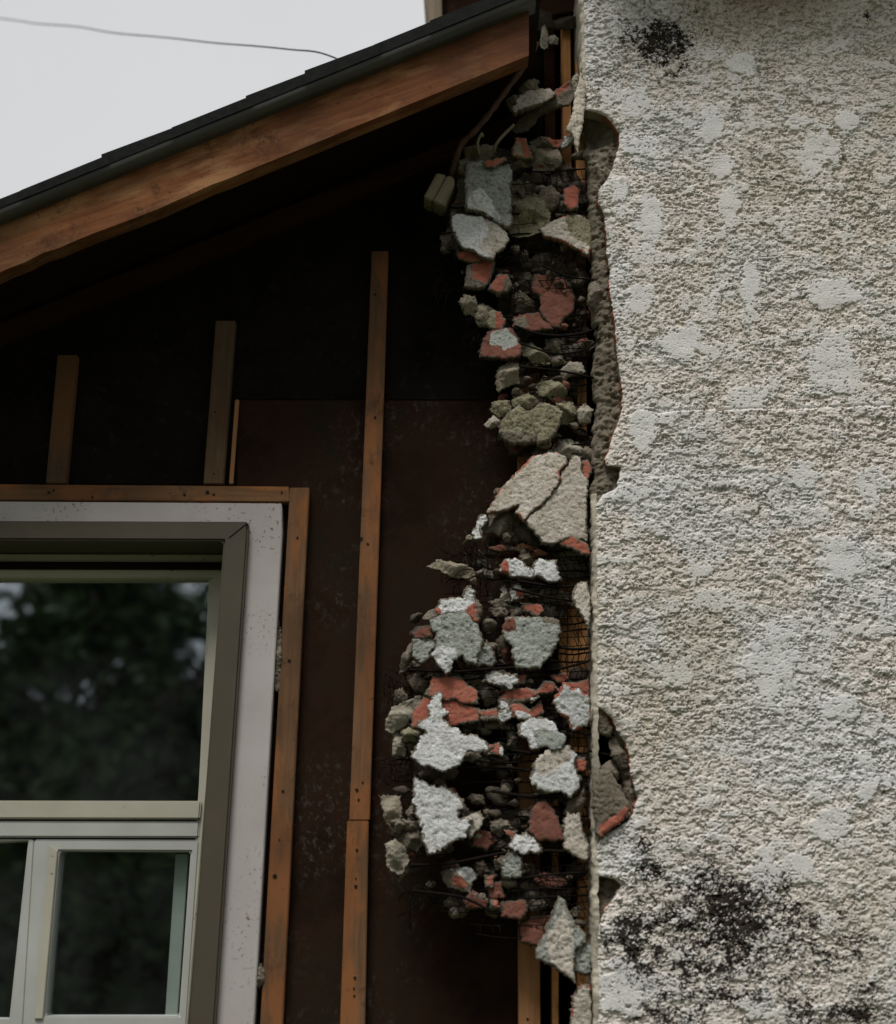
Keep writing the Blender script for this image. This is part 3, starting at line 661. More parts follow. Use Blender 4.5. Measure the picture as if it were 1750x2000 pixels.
# base coat behind
base_px = [(1146, -600), (1146, 200), (1142, 230), (1146, 300), (1152, 345), (1153, 400), (1152, 450), (1158, 500), (1163, 545), (1152, 575), (1158, 610), (1168, 650), (1164, 690), (1160, 730),
           (1166, 770), (1163, 830), (1160, 880), (1163, 930), (1150, 952), (1154, 975), (1160, 990), (1162, 1380), (1164, 1386), (1182, 1420), (1196, 1446), (1204, 1480), (1212, 1520), (1222, 1570), (1228, 1600),
           (1214, 1616), (1162, 1640), (1160, 1700), (1160, 1760), (1164, 1850), (1166, 3900)]
bz, bxw = edge_world(base_px, BY)
zb = np.arange(0.8, vis_z[1] + .1, 0.0025); xb = np.arange(float(P(1135, 200, BY).x), float(P(1300, 1000, BY).x), 0.0025)
XB, ZB = np.meshgrid(xb, zb)
bedge = np.interp(ZB, bz, bxw) + 0.006 * fbm(ZB * 1000 / 22, ZB * 0 + 4, 4, 51, .6)
bp_x, bp_y = to_px(XB, ZB, BY)
hb = 0.006 * fbm(XB * 1000 / 30, ZB * 1000 / 30, 5, 52, .6) + 0.0025 * fbm(XB * 1000 / 7, ZB * 1000 / 6, 3, 53)
hb -= 0.014 * np.exp(-np.clip(XB - bedge, 0, 1) / .006)
hb -= 0.030 * np.exp(-(((bp_x - 1160) / 26) ** 2 + ((bp_y - 262) / 26) ** 2)) + 0.012 * np.exp(-(((bp_x - 1165) / 50) ** 2 + ((bp_y - 235) / 40) ** 2))
gr = fbm(XB * 1000 / 14, ZB * 1000 / 12, 4, 57, .65)      # keyed ridges
hb += 0.006 * gr - .005 * sstep(.25, .5, fbm(XB * 1000 / 9, ZB * 1000 / 7, 3, 58))
clb = XB < bedge
grid_mesh('base_coat', np.where(clb, bedge, XB), BY - hb, ZB, ~(clb[:-1, :-1] & clb[:-1, 1:] & clb[1:, :-1] & clb[1:, 1:]), None, 'base_mortar', stw)
be = bedge[:, 0]; bh = np.interp(zb, zb, np.array([hb[i, max(0, np.argmax(~clb[i]) - 1)] for i in range(len(zb))]))
lay = [(be, BY - bh), (be - 0.002 + 0.005 * fbm(zb * 1000 / 9, zb * 0, 3, 71), np.full_like(be, BY + 0.022)), (be + .001 + 0.006 * fbm(zb * 1000 / 9, zb * 0 + 5, 3, 72), np.full_like(be, BY + 0.040)), (be + .02, np.full_like(be, BY + .06))]
grid_mesh('base_edge', np.stack([l[0] for l in lay], 1), np.stack([l[1] for l in lay], 1), np.stack([zb] * 4, 1), np.ones((len(zb) - 1, 3), bool), None, 'base_mortar', stw)
# cream side face of the corner, going back to the stripped wall
for zr in ((960, 2760), (-560, 214)):
    z1, z0 = P(1160, zr[0], FY).z, P(1160, zr[1], FY).z
    zz = np.arange(max(z0, 0.02), z1, 0.003); cx_ = np.interp(zz, [P(1170, 2000, FY).z, P(1165, 1000, FY).z, P(1140, 0, FY).z], [P(1168, 2000, FY).x, P(1165, 1000, FY).x, P(1140, 0, FY).x])
    ys = np.array([FY + 0.004, FY + .0045, FY + 0.007, FY + .013, FY + 0.03, FY + .06, FY + .09, FY + .125]); xo = np.array([.003, -.0025, -.0055, -.0070, -.0070, -.007, -.007, -.007])
    Yg, Zg = np.meshgrid(ys, zz)
    Xg = cx_[:, None] + xo[None, :] + 0.0060 * fbm(Zg * 1000 / 20, Yg * 1000 / 14, 5, 81, .62) - 0.0006 + 0.0015 * fbm(Zg * 1000 / 60, Yg * 0, 2, 82)
    Yg = Yg + .0035 * fbm(Zg * 1000 / 7, Xg * 1000 / 5, 3, 84)
    cg = np.broadcast_to(np.array((0.49, 0.445, 0.36)), Xg.shape + (3,)).copy() * (1 + 0.55 * fbm(Zg * 1000 / 20, Yg * 1000 / 20, 3, 83))[..., None]
    grid_mesh('corner_return', Xg, Yg, Zg, np.ones((Xg.shape[0] - 1, 7), bool), cg, 'stucco', stw)
bm = bmesh.new()
cxx = P(1172, 1000, FY).x + .012
prism_bm(bm, [(cxx + .045, 0), (cxx + 2.1, 0), (cxx + 2.1, vis_z[1] + .3), (cxx + .045, vis_z[1] + .3)], -0.075, 4.0)
finish(bm, 'wall_core', 'cavity', stw)

# ------------------------------------------------------------------ hanging rubble
ZF = {'P': (0, 0, 1.0), 'Z1': (800, 0, .25714), 'Z2': (800, 400, .25714), 'Z3': (800, 780, .25714), 'Z4': (730, 1130, .31429), 'Z5': (730, 1480, .31429)}
def seg_dist(pts, poly):
    d = np.full(len(pts), 1e9)
    k = len(poly)
    for i in range(k):
        a_ = poly[i]; b_ = poly[(i + 1) % k]; ab = b_ - a_; L2 = max(ab @ ab, 1e-12)
        t = np.clip(((pts - a_) @ ab) / L2, 0, 1)
        d = np.minimum(d, np.linalg.norm(pts - (a_ + t[:, None] * ab), axis=1))
    return d
def inside(pts, poly):
    x, y = pts[:, 0], pts[:, 1]; r = np.zeros(len(pts), bool); k = len(poly); j = k - 1
    for i in range(k):
        xi, yi = poly[i]; xj, yj = poly[j]
        r ^= ((yi > y) != (yj > y)) & (x < (xj - xi) * (y - yi) / (yj - yi + 1e-15) + xi); j = i
    return r
CN = [0]
def chunk_mesh(name, poly, y, thick, mats, form='slab', tilt=None, jag=1.0, parent=None, rim=None, patches=()):
    """a broken piece: outline in x,z at depth y, real thickness, fractured sides"""
    CN[0] += 1; sd_ = CN[0]; r_ = random.Random(sd_)
    poly = np.array(poly)
    if 0.5 * np.sum(poly[:, 0] * np.roll(poly[:, 1], -1) - np.roll(poly[:, 0], -1) * poly[:, 1]) < 0: poly = poly[::-1]
    size = math.sqrt(max(np.ptp(poly[:, 0]) * np.ptp(poly[:, 1]), 1e-8))
    st = min(max(size / 20, 0.0012), 0.0028)
    B = []
    for i in range(len(poly)):
        a_, b_ = poly[i], poly[(i + 1) % len(poly)]; l = np.linalg.norm(b_ - a_); k = max(1, int(l / st)); nrm = np.array([b_[1] - a_[1], a_[0] - b_[0]]) / max(l, 1e-9)
        for q in range(k):
            p = a_ + (b_ - a_) * q / k
            B.append(p + nrm * jag * (0.0036 * float(fbm(p[0] * 1000 / 7, p[1] * 1000 / 7, 4, sd_, .65)) + 0.0009 * r_.uniform(-1, 1) * (q > 0)) * min(1, size / .03))
    B = np.array(B)
    lo, hi = poly.min(0), poly.max(0)
    gx_, gz_ = np.meshgrid(np.arange(lo[0], hi[0], st), np.arange(lo[1], hi[1], st * .9))
    gx_ = gx_ + (np.arange(gx_.shape[0]) % 2)[:, None] * st * .5
    I = np.stack([gx_.ravel(), gz_.ravel()], -1) + rng.uniform(-.25, .25, (gx_.size, 2)) * st
    I = I[inside(I, B)]
    if len(I): I = I[seg_dist(I, B) > st * .6]
    allp = np.concatenate([B, I]) if len(I) else B
    nb = len(B)
    try:
        vo, eo, fo, ov_, oe, of_ = delaunay_2d_cdt([Vector(p) for p in allp], [], [list(range(nb))], 1, 1e-7)
    except Exception:
        return None
    V2 = np.array([(v_.x, v_.y) for v_ in vo]); F = [f_ for f_ in fo if len(f_) == 3]
    d = seg_dist(V2, B); c = V2.mean(0); q = V2 - c
    if tilt is None: tilt = (r_.uniform(-.22, .22), r_.uniform(-.12, .22))
    ty = q[:, 0] * tilt[0] + q[:, 1] * tilt[1]
    wx, wz = V2[:, 0] * 1000, V2[:, 1] * 1000
    if form == 'slab':
        hf = thick * (.5 - .10 * np.exp(-d / .0014)) + (0.0050 * np.minimum(fbm(wx / 16, wz / 11, 4, 7 + sd_, .6), .12) + 0.0022 * fbm(wx / 3.6, wz / 2.6, 3, 3) - .0028 * sstep(.30, .42, fbm(wx / 7, wz / 4, 3, 51)) - .003 * np.exp(-(fbm(wx / 26, wz / 20, 3, 40 + sd_) / .03) ** 2)) * (.35 if 'red' in mats[0] else .55 if mats[0][:5] in ('white', 'cream') else .72)
    else:
        pl = np.full(len(V2), 1e9)
        for k in range(6):
            an = r_.uniform(0, 6.28); sl = r_.uniform(.1, 1.15)
            pl = np.minimum(pl, thick * r_.uniform(.42, .62) + (q[:, 0] * math.cos(an) + q[:, 1] * math.sin(an)) * -sl)
        hf = np.minimum(np.maximum(pl, -thick * .15), thick * .6) * (1 - .55 * np.exp(-d / (size * .05 + .0008))) + size * .05 * fbm(wx / (size * 200), wz / (size * 200), 4, sd_, .62) + .0022 * fbm(wx / 4.5, wz / 3.8, 3, 5)
    hb_ = -thick * (.45 - .25 * np.exp(-d / .006)) + 0.004 * fbm(wx / 15, wz / 12, 3, 90 + sd_)
    n0 = len(V2)
    verts = [(V2[i, 0], y - hf[i] + ty[i], V2[i, 1]) for i in range(n0)]
    back = [(c[0] + q[i, 0] * .96, y - hb_[i] + ty[i], c[1] + q[i, 1] * .96) for i in range(n0)]
    faces, mi = [], []
    ndm = fbm(wx / 9, wz / 9, 3, 20 + sd_)
    # only boundary loop needs sides
    from collections import Counter
    ec = Counter()
    for f_ in F:
        for k in range(3): ec[tuple(sorted((f_[k], f_[(k + 1) % 3])))] += 1
    pat = []
    for (pi, pp) in patches:
        pp = np.array(pp); dd = seg_dist(V2, pp); dd = np.where(inside(V2, pp), dd, -dd) + 0.004 * fbm(wx / 8, wz / 8, 4, 33 + sd_, .6)
        pat.append((pi, dd))
    for f_ in F:
        a_ = [Vector((V2[i, 0], V2[i, 1])) for i in f_]
        cr2 = (a_[1] - a_[0]).cross(a_[2] - a_[0])
        faces.append(tuple(f_) if cr2 > 0 else tuple(f_[::-1]))
        dm = d[list(f_)].mean(); nm = ndm[list(f_)].mean()
        k = 0
        if form == 'slab' and dm < .0018 + .0045 * (nm + .1): k = 1 if rim is None else (2 if nm > .10 else 1)
        for (pi, dd) in pat:
            if dd[list(f_)].mean() > 0: k = pi
        mi.append(k)
    mid = {}
    for f_ in F:
        for k in range(3):
            e = (f_[k], f_[(k + 1) % 3])
            if ec[tuple(sorted(e))] == 1:
                for i in e:
                    if i not in mid:
                        mid[i] = len(verts) + len(back) + len(mid)
    mv = [None] * len(mid)
    base = n0 * 2
    for i, j in mid.items():
        vi = verts[i]; s_ = 1 + (0.0035 * r_.uniform(-.8, 1) / max(size * .5, .004))
        mv[j - base] = (c[0] + q[i, 0] * s_, (verts[i][1] + back[i][1]) / 2 + r_.uniform(-.002, .002), c[1] + q[i, 1] * s_)
    for f_ in F:
        faces.append(tuple(n0 + i for i in (f_[::-1] if (Vector(V2[f_[1]]) - Vector(V2[f_[0]])).cross(Vector(V2[f_[2]]) - Vector(V2[f_[0]])) > 0 else f_))); mi.append(1)
        for k in range(3):
            e = (f_[k], f_[(k + 1) % 3])
            if ec[tuple(sorted(e))] == 1:
                faces.append((e[0], mid[e[0]], mid[e[1]], e[1])); mi.append(1 if rim is None or r_.random() < .6 else 2)
                faces.append((mid[e[0]], n0 + e[0], n0 + e[1], mid[e[1]])); mi.append(1)
    me = bpy.data.meshes.new(name); me.from_pydata(verts + back + mv, [], faces)
    for m_ in mats: me.materials.append(MATS[m_])
    me.polygons.foreach_set('material_index', np.array([min(x, len(mats) - 1) for x in mi], dtype=np.int32))
    bm = bmesh.new(); bm.from_mesh(me); bmesh.ops.recalc_face_normals(bm, faces=bm.faces[:]); bm.to_mesh(me); bm.free()
    me.shade_smooth()
    o = bpy.data.objects.new(name, me); C.objects.link(o)
    # origin at the piece itself
    off = Vector((c[0], y, c[1])); me.transform(Matrix.Translation(-off)); o.location = off
    if parent is not None: o.parent = parent
    return o
KIND = {'plate': ('mortar_lump', 'mortar lump', 'base_mortar', 'mortar', 'slab', .026), 'white': ('plaster_slab', 'plaster chunk', 'white_paint', 'mortar', 'slab', .024), 'cream': ('plaster_slab', 'plaster chunk', 'cream_paint', 'mortar', 'slab', .026),
        'grey': ('plaster_slab', 'plaster chunk', 'grey_paint', 'mortar', 'slab', .028), 'olive': ('plaster_slab', 'plaster chunk', 'olive_paint', 'mortar', 'slab', .028),
        'red': ('plaster_slab', 'plaster chunk', 'red_paint', 'mortar', 'slab', .022), 'dred': ('plaster_slab', 'plaster chunk', 'dark_red_paint', 'dark_mortar', 'slab', .024),
        'mortar': ('mortar_lump', 'mortar lump', 'mortar', 'mortar', 'rock', .030), 'dmortar': ('mortar_lump', 'mortar lump', 'dark_mortar', 'dark_mortar', 'rock', .028),
        'tan': ('mortar_lump', 'mortar lump', 'tan_mortar', 'tan_mortar', 'rock', .030), 'pale': ('mortar_lump', 'mortar lump', 'pale_mortar', 'mortar', 'rock', .028),
        'omort': ('mortar_lump', 'mortar lump', 'olive_paint', 'dark_mortar', 'rock', .032), 'key': ('mortar_lump', 'mortar lump', 'mortar', 'dark_mortar', 'rock', .026)}
PIDX = {'white': 'white_paint', 'red': 'red_paint', 'grey': 'grey_paint', 'mortar': 'mortar', 'dred': 'dark_red_paint', 'cream': 'cream_paint', 'olive': 'olive_paint', 'pale': 'pale_mortar'}
def chunk(z, kind, label, poly, y=-0.085, rim=None, patch=(), tilt=None, thick=None, jag=1.0):
    ox, oy, sc = ZF[z]
    nm, cat, fm, sm_, form, th = KIND[kind]
    toW = lambda pp: PX([(ox + a_ * sc, oy + b_ * sc) for a_, b_ in pp], y - 0.012)
    mats = [fm, sm_]
    if rim: mats.append(PIDX[rim])
    elif patch: mats.append(sm_)
    pts = []
    for pk, pp in patch:
        mats.append(PIDX[pk]); pts.append((len(mats) - 1, toW(pp)))
    w_ = toW(poly); cxm = sum(p[0] for p in w_) / len(w_); czm = sum(p[1] for p in w_) / len(w_)
    gw = 0.0040 if form == 'slab' else 0.0030
    w_ = [(cxm + (p[0] - cxm) * (1 + gw / max(math.hypot(p[0] - cxm, p[1] - czm), .004)), czm + (p[1] - czm) * (1 + gw / max(math.hypot(p[0] - cxm, p[1] - czm), .004))) for p in w_]
    sz = max(np.ptp([p[0] for p in w_]), np.ptp([p[1] for p in w_]))
    o = chunk_mesh(nm, w_, y, min(thick or th, sz * .7 + .004), mats, form, tilt, jag, None, rim, pts)
    if o is None: print('CHUNK FAILED', label); return
    tag(o, label, cat, 'broken plaster hanging in the wire netting')
    return o
# --- top, under the end of the roof
chunk('Z1', 'tan', 'small tan lump just above the pale sloping slab under the eaves', [(845, 590), (900, 560), (970, 600), (965, 650), (885, 700), (845, 660)], -.07)
chunk('Z1', 'tan', 'small tan lump left of the pale sloping slab under the eaves', [(750, 740), (790, 700), (830, 720), (825, 800), (770, 800)], -.08)
chunk('Z1', 'mortar', 'long grey sloping shard with a red upper edge, under the pale ragged strip', [(790, 920), (860, 840), (1010, 750), (1110, 665), (1200, 590), (1240, 640), (1255, 720), (1200, 790), (1110, 800), (1000, 850), (900, 960), (810, 960)], -.085, patch=[('red', [(1090, 690), (1200, 585), (1230, 615), (1120, 705)])], thick=.035)
chunk('Z1', 'cream', 'pale ragged plaster strip sloping up to the right, topmost of the hanging pieces', [(780, 885), (815, 800), (800, 760), (850, 720), (900, 680), (960, 660), (1000, 640), (1060, 645), (1110, 680), (1050, 745), (960, 790), (870, 840), (800, 890)], -.105, jag=1.8, tilt=(.1, .35))
chunk('Z1', 'white', 'little white flake beside the foot of the splintered wood', [(1150, 1085), (1190, 1030), (1250, 1020), (1275, 1040), (1200, 1085), (1160, 1112)], -.13, thick=.010)
chunk('Z1', 'red', 'upright red wedge with an olive lower left face, above the grey cracked slab', [(810, 1050), (880, 1060), (925, 1190), (850, 1185), (785, 1165)], -.095, patch=[('olive', [(780, 1180), (820, 1060), (850, 1100), (870, 1190)])])
chunk('Z1', 'tan', 'flat tan lump lying on top of the grey cracked slab', [(420, 1110), (520, 1090), (620, 1080), (655, 1140), (560, 1195), (450, 1190)], -.085)
chunk('Z1', 'tan', 'rounded tan lump at the upper left corner of the grey cracked slab', [(365, 1200), (430, 1190), (455, 1230), (435, 1310), (370, 1285)], -.09)
chunk('Z1', 'mortar', 'grey mortar ledge below the upright red wedge', [(760, 1220), (860, 1200), (930, 1205), (900, 1240), (790, 1260)], -.085)
chunk('Z1', 'omort', 'large rough olive mortar mass right of the grey cracked slab', [(765, 1330), (840, 1310), (890, 1370), (880, 1420), (960, 1440), (1010, 1520), (1060, 1590), (1060, 1680), (1000, 1760), (880, 1790), (770, 1760), (740, 1600)], -.096, thick=.045)
chunk('Z1', 'mortar', 'grey broken flank along the left side of the grey cracked slab', [(360, 1330), (430, 1300), (445, 1480), (440, 1600), (330, 1650), (310, 1580), (365, 1450)], -.08)
chunk('Z1', 'grey', 'big grey green slab with a white patch, highest large slab', [(450, 1230), (560, 1215), (640, 1260), (760, 1240), (775, 1350), (750, 1400), (765, 1500), (765, 1600), (780, 1700), (740, 1730), (665, 1690), (560, 1610), (440, 1595), (430, 1430), (430, 1300)], -.105, patch=[('white', [(440, 1500), (540, 1420), (610, 1500), (650, 1600), (700, 1690), (560, 1620), (440, 1590)])], tilt=(.05, .1))
chunk('Z1', 'red', 'bright red sliver on the top edge of the grey cracked slab', [(565, 1215), (700, 1178), (722, 1195), (640, 1255), (590, 1245)], -.118, thick=.012)
chunk('Z1', 'dmortar', 'dark rock behind the upright red wedge, beside the dark hole', [(880, 1300), (1000, 1285), (1060, 1340), (960, 1390), (900, 1360)], -.07)
chunk('Z1', 'dmortar', 'dark upright rock left of the rounded red lump', [(1060, 1310), (1130, 1300), (1165, 1400), (1120, 1490), (1050, 1430)], -.07)
chunk('Z1', 'red', 'rounded red lump near the torn corner, high under the eaves', [(1180, 1440), (1250, 1400), (1280, 1430), (1275, 1560), (1230, 1592), (1180, 1540)], -.10)
chunk('Z1', 'mortar', 'flat mortar lump with red right end, left of the splintered wood', [(930, 1050), (1000, 1015), (1100, 1040), (1180, 1020), (1160, 1090), (1040, 1090), (940, 1090)], -.08, patch=[('red', [(1040, 1010), (1200, 1010), (1180, 1110), (1060, 1080)])])
chunk('Z1', 'tan', 'rough mortar lump wedged below the rounded red lump', [(1080, 1560), (1170, 1480), (1190, 1560), (1260, 1600), (1330, 1640), (1340, 1700), (1200, 1720), (1080, 1690)], -.08)
chunk('Z1', 'dmortar', 'dark lump behind the roof end, topmost in the gap', [(920, 120), (1000, 60), (1060, 80), (1100, 180), (1000, 190), (920, 190)], -.05)
chunk('Z1', 'pale', 'pale upright shard high in the gap beside the roof end', [(1010, 190), (1030, 165), (1055, 260), (1050, 320), (1030, 335), (995, 310)], -.07, thick=.012)
chunk('Z1', 'pale', 'small pale block high in the gap, right of the upright shard', [(1060, 260), (1100, 245), (1125, 270), (1120, 305), (1060, 300)], -.07, thick=.014)
chunk('Z1', 'dmortar', 'broad dark lump at the top of the gap against the stucco', [(1100, 130), (1200, 110), (1300, 120), (1290, 170), (1200, 190), (1120, 185)], -.05)
# --- upper cluster
chunk('Z2', 'cream', 'cream and olive slab beside the torn stucco edge, below the rounded red lump', [(1000, 185), (1110, 110), (1200, 80), (1280, 70), (1360, 110), (1372, 300), (1350, 400), (1240, 315), (1130, 255), (1040, 235)], -.10, rim='red', patch=[('olive', [(1180, 70), (1370, 70), (1380, 330), (1250, 260), (1200, 180)])])
chunk('Z2', 'white', 'white slab fading to tan, directly under the cracked grey slab', [(320, 100), (370, 60), (440, 65), (560, 85), (640, 130), (720, 195), (742, 250), (700, 330), (640, 360), (625, 420), (540, 392), (480, 345), (400, 310), (350, 220)], -.11, patch=[('cream', [(560, 80), (740, 150), (760, 260), (640, 420), (520, 330), (600, 200)])], tilt=(0, .15))
chunk('Z2', 'mortar', 'pointed mortar lump at the left end of the white and tan slab', [(240, 220), (300, 150), (330, 170), (360, 250), (372, 315), (300, 312), (260, 285)], -.085)
chunk('Z2', 'red', 'thin red strip along the underside of the white and tan slab', [(372, 350), (460, 345), (535, 395), (510, 425), (395, 395)], -.10, thick=.014)
chunk('Z2', 'red', 'square red block with a grey left side, hanging under the white and tan slab', [(450, 460), (530, 410), (625, 425), (630, 470), (600, 560), (570, 612), (500, 620), (430, 612)], -.095, patch=[('mortar', [(420, 440), (475, 440), (480, 560), (590, 590), (590, 640), (420, 640)])])
chunk('Z2', 'red', 'small red stone right below the square red block', [(640, 590), (680, 530), (740, 530), (768, 600), (740, 640), (680, 662), (610, 632)], -.10, patch=[('mortar', [(725, 560), (790, 540), (790, 660), (700, 660)])])
chunk('Z2', 'dmortar', 'dark flat shard between the square red block and the dark mesh', [(640, 450), (700, 480), (755, 545), (640, 525)], -.08)
chunk('Z2', 'dred', 'broad dull brick brown slab in the net beside the light slats', [(1095, 548), (1172, 532), (1210, 600), (1252, 690), (1232, 800), (1160, 862), (1150, 935), (1075, 930), (1005, 830), (1005, 712), (1062, 652)], -.09)
chunk('Z2', 'dred', 'dull red corner piece cracked off the broad brown slab', [(955, 540), (1082, 545), (1050, 648), (1000, 695), (935, 640)], -.09)
chunk('Z2', 'dmortar', 'dark mortar lump left of the dull red corner piece', [(830, 520), (890, 480), (952, 560), (935, 640), (880, 652), (840, 600)], -.085)
chunk('Z2', 'mortar', 'cluster of grey knobs left of the broad brown slab', [(780, 680), (840, 645), (905, 690), (910, 735), (800, 725)], -.09)
chunk('Z2', 'dmortar', 'dark lump below the grey knobs, left of the broad brown slab', [(815, 745), (900, 735), (990, 700), (995, 820), (900, 820), (820, 805)], -.08)
chunk('Z2', 'dred', 'low dark red slab under the broad brown slab, mortar at its left end', [(800, 840), (900, 825), (985, 822), (1062, 900), (1072, 952), (920, 952), (800, 912)], -.095, patch=[('mortar', [(790, 860), (880, 830), (910, 930), (800, 930)])])
chunk('Z2', 'tan', 'tan knob standing out at the left, farthest left below the red stones', [(385, 730), (420, 680), (490, 690), (512, 740), (490, 802), (420, 792)], -.09)
chunk('Z2', 'tan', 'two lobed mortar lump to the right of the tan knob', [(510, 760), (560, 738), (620, 770), (642, 820), (590, 902), (530, 892), (508, 850)], -.085)
chunk('Z2', 'red', 'small red faced stone with olive side above the grey topped slab', [(620, 810), (680, 820), (717, 870), (700, 930), (640, 932), (600, 900)], -.09, patch=[('olive', [(590, 800), (650, 800), (650, 940), (590, 940)])])
chunk('Z2', 'dred', 'three sided slab, grey green above and dull red below', [(600, 960), (680, 938), (760, 930), (812, 1000), (832, 1060), (832, 1152), (720, 1162), (540, 1152), (562, 1050)], -.10, patch=[('grey', [(625, 960), (740, 925), (800, 990), (825, 1060), (745, 1085), (718, 1118), (700, 1078), (610, 1062)])], tilt=(0, .2))
chunk('Z2', 'omort', 'olive lump right of the grey and dull red slab', [(830, 1040), (940, 1040), (1062, 1150), (1050, 1192), (960, 1192), (850, 1100)], -.09)
chunk('Z2', 'mortar', 'grey brown lump under the curved wire, left of the light slats', [(1050, 1010), (1170, 1000), (1192, 1110), (1110, 1142), (1040, 1090)], -.085)
chunk('Z2', 'mortar', 'long grey lump against the torn edge, above the pale lump', [(1190, 1070), (1290, 1045), (1380, 1020), (1410, 1060), (1280, 1122), (1190, 1132)], -.085)
chunk('Z2', 'mortar', 'flat grey lump below the grey brown lump', [(1070, 1140), (1150, 1145), (1192, 1190), (1100, 1212)], -.09)
chunk('Z2', 'tan', 'tan upright block, lone and squarish on the left edge', [(690, 1220), (760, 1178), (820, 1190), (827, 1330), (760, 1342), (680, 1382), (665, 1300)], -.10)
chunk('Z2', 'pale', 'pale wedge shaped lump at the top of the light slats', [(1150, 1240), (1220, 1190), (1300, 1185), (1332, 1260), (1240, 1272), (1180, 1312)], -.095)
chunk('Z2', 'omort', 'olive brown rock with a flat top, left of the orange slats', [(970, 1380), (1010, 1325), (1130, 1338), (1192, 1400), (1180, 1452), (1080, 1452), (1000, 1432)], -.10)
chunk('Z2', 'omort', 'dark olive lump at the left of the olive cracked pair', [(632, 1490), (740, 1478), (772, 1530), (760, 1592), (680, 1592), (628, 1540)], -.09)
chunk('Z2', 'omort', 'olive lump on top of the olive cracked pair', [(800, 1440), (900, 1428), (985, 1470), (930, 1542), (870, 1562), (785, 1512)], -.095)
chunk('Z2', 'mortar', 'crumbling grey lump on the torn stucco edge beside the curved wires', [(1370, 590), (1440, 540), (1475, 620), (1465, 720), (1420, 790), (1360, 740)], -.118)
# --- middle
chunk('Z3', 'olive', 'left piece of the olive cracked pair', [(700, 170), (760, 110), (830, 55), (905, 110), (935, 200), (955, 312), (900, 322), (760, 322), (695, 262)], -.10, patch=[('mortar', [(680, 230), (870, 260), (960, 260), (970, 340), (680, 340)])])
chunk('Z3', 'olive', 'right piece of the olive cracked pair', [(920, 95), (1000, 32), (1100, 62), (1150, 110), (1110, 232), (1062, 302), (980, 330), (952, 222)], -.105)
chunk('Z3', 'omort', 'smooth olive lump at the right end of the olive cracked pair', [(1120, 30), (1240, 10), (1292, 80), (1240, 172), (1160, 162)], -.095)
chunk('Z3', 'pale', 'small cream block in the mesh next to the torn edge', [(1280, 80), (1340, 20), (1392, 60), (1372, 152), (1300, 162)], -.10)
chunk('Z3', 'pale', 'little pale lump left of the olive cracked pair', [(580, 175), (640, 110), (682, 130), (670, 192), (600, 202)], -.09)
chunk('Z3', 'pale', 'crumbled pale rubble along the top of the big cream slab', [(1030, 390), (1110, 340), (1140, 285), (1220, 285), (1302, 330), (1320, 420), (1230, 430), (1180, 440), (1110, 392)], -.09)
chunk('Z3', 'mortar', 'grey lump between the big cream slab and the torn edge', [(1290, 400), (1340, 350), (1400, 370), (1390, 450), (1310, 470)], -.09)
chunk('Z3', 'mortar', 'mortar underside showing below the left tip of the big cream slab', [(560, 935), (620, 865), (720, 850), (800, 850), (880, 930), (800, 1000), (690, 1025), (640, 992), (570, 1005)], -.088, thick=.036)
chunk('Z3', 'cream', 'left half of the big cream slab, split by a long diagonal crack', [(590, 855), (690, 690), (770, 600), (870, 510), (940, 435), (1100, 400), (1168, 440), (1188, 490), (1135, 560), (1125, 640), (1055, 730), (995, 800), (915, 860), (870, 918), (812, 850), (840, 790), (720, 840)], -.105, rim='red', tilt=(-.12, .14))
chunk('Z3', 'cream', 'right half of the big cream slab, meeting the stucco corner', [(1200, 492), (1225, 432), (1300, 430), (1312, 570), (1350, 620), (1335, 780), (1338, 1070), (1210, 1042), (1140, 1072), (1100, 1092), (1010, 1082), (960, 1002), (885, 925), (935, 868), (1008, 815), (1072, 742), (1142, 650), (1150, 565)], -.108, tilt=(.02, .06))
chunk('Z3', 'red', 'narrow red side of plaster standing right of the big cream slab', [(1310, 482), (1350, 460), (1382, 520), (1352, 602), (1310, 572)], -.10)
chunk('Z3', 'white', 'white chip at the lowest left point of the big cream slab', [(485, 1002), (530, 900), (580, 868), (592, 912), (545, 970), (552, 1032), (500, 1052)], -.105, thick=.016)
chunk('Z3', 'dmortar', 'dark crumbly mortar under the crack of the big cream slab', [(790, 985), (900, 925), (962, 1002), (1010, 1085), (960, 1095), (860, 1052)], -.085)
chunk('Z3', 'mortar', 'grey pebble hanging in the dark hollow under the cream slab', [(720, 1015), (745, 1005), (768, 1035), (750, 1062), (722, 1050)], -.095)
chunk('Z3', 'red', 'curved red band under the lower right corner of the cream slab', [(1150, 1092), (1180, 1048), (1250, 1050), (1340, 1100), (1362, 1160), (1342, 1182), (1260, 1122)], -.115, thick=.018)
chunk('Z3', 'tan', 'flat tan sliver sticking out to the left, alone over the brown board', [(150, 1262), (230, 1208), (340, 1240), (420, 1250), (502, 1300), (440, 1342), (330, 1332), (250, 1290)], -.10, thick=.026)
chunk('Z3', 'mortar', 'grey tail behind the flat tan sliver', [(500, 1312), (560, 1290), (622, 1300), (620, 1342), (520, 1342)], -.085)
chunk('Z3', 'mortar', 'brown crumbly lump above the tail of the flat tan sliver', [(480, 1240), (520, 1205), (590, 1215), (610, 1280), (540, 1285)], -.07)
chunk('Z3', 'white', 'white faced piece with a red left rim, left of a white pair', [(700, 1262), (745, 1218), (800, 1218), (862, 1250), (900, 1280), (945, 1300), (932, 1352), (830, 1342), (780, 1322), (705, 1302)], -.105, patch=[('red', [(690, 1220), (745, 1215), (765, 1330), (690, 1330)])])
chunk('Z3', 'white', 'white faced piece, right of a white pair over the grey ridges', [(950, 1252), (1000, 1208), (1050, 1230), (1110, 1230), (1112, 1300), (1142, 1372), (1060, 1372), (990, 1332), (948, 1332)], -.108)
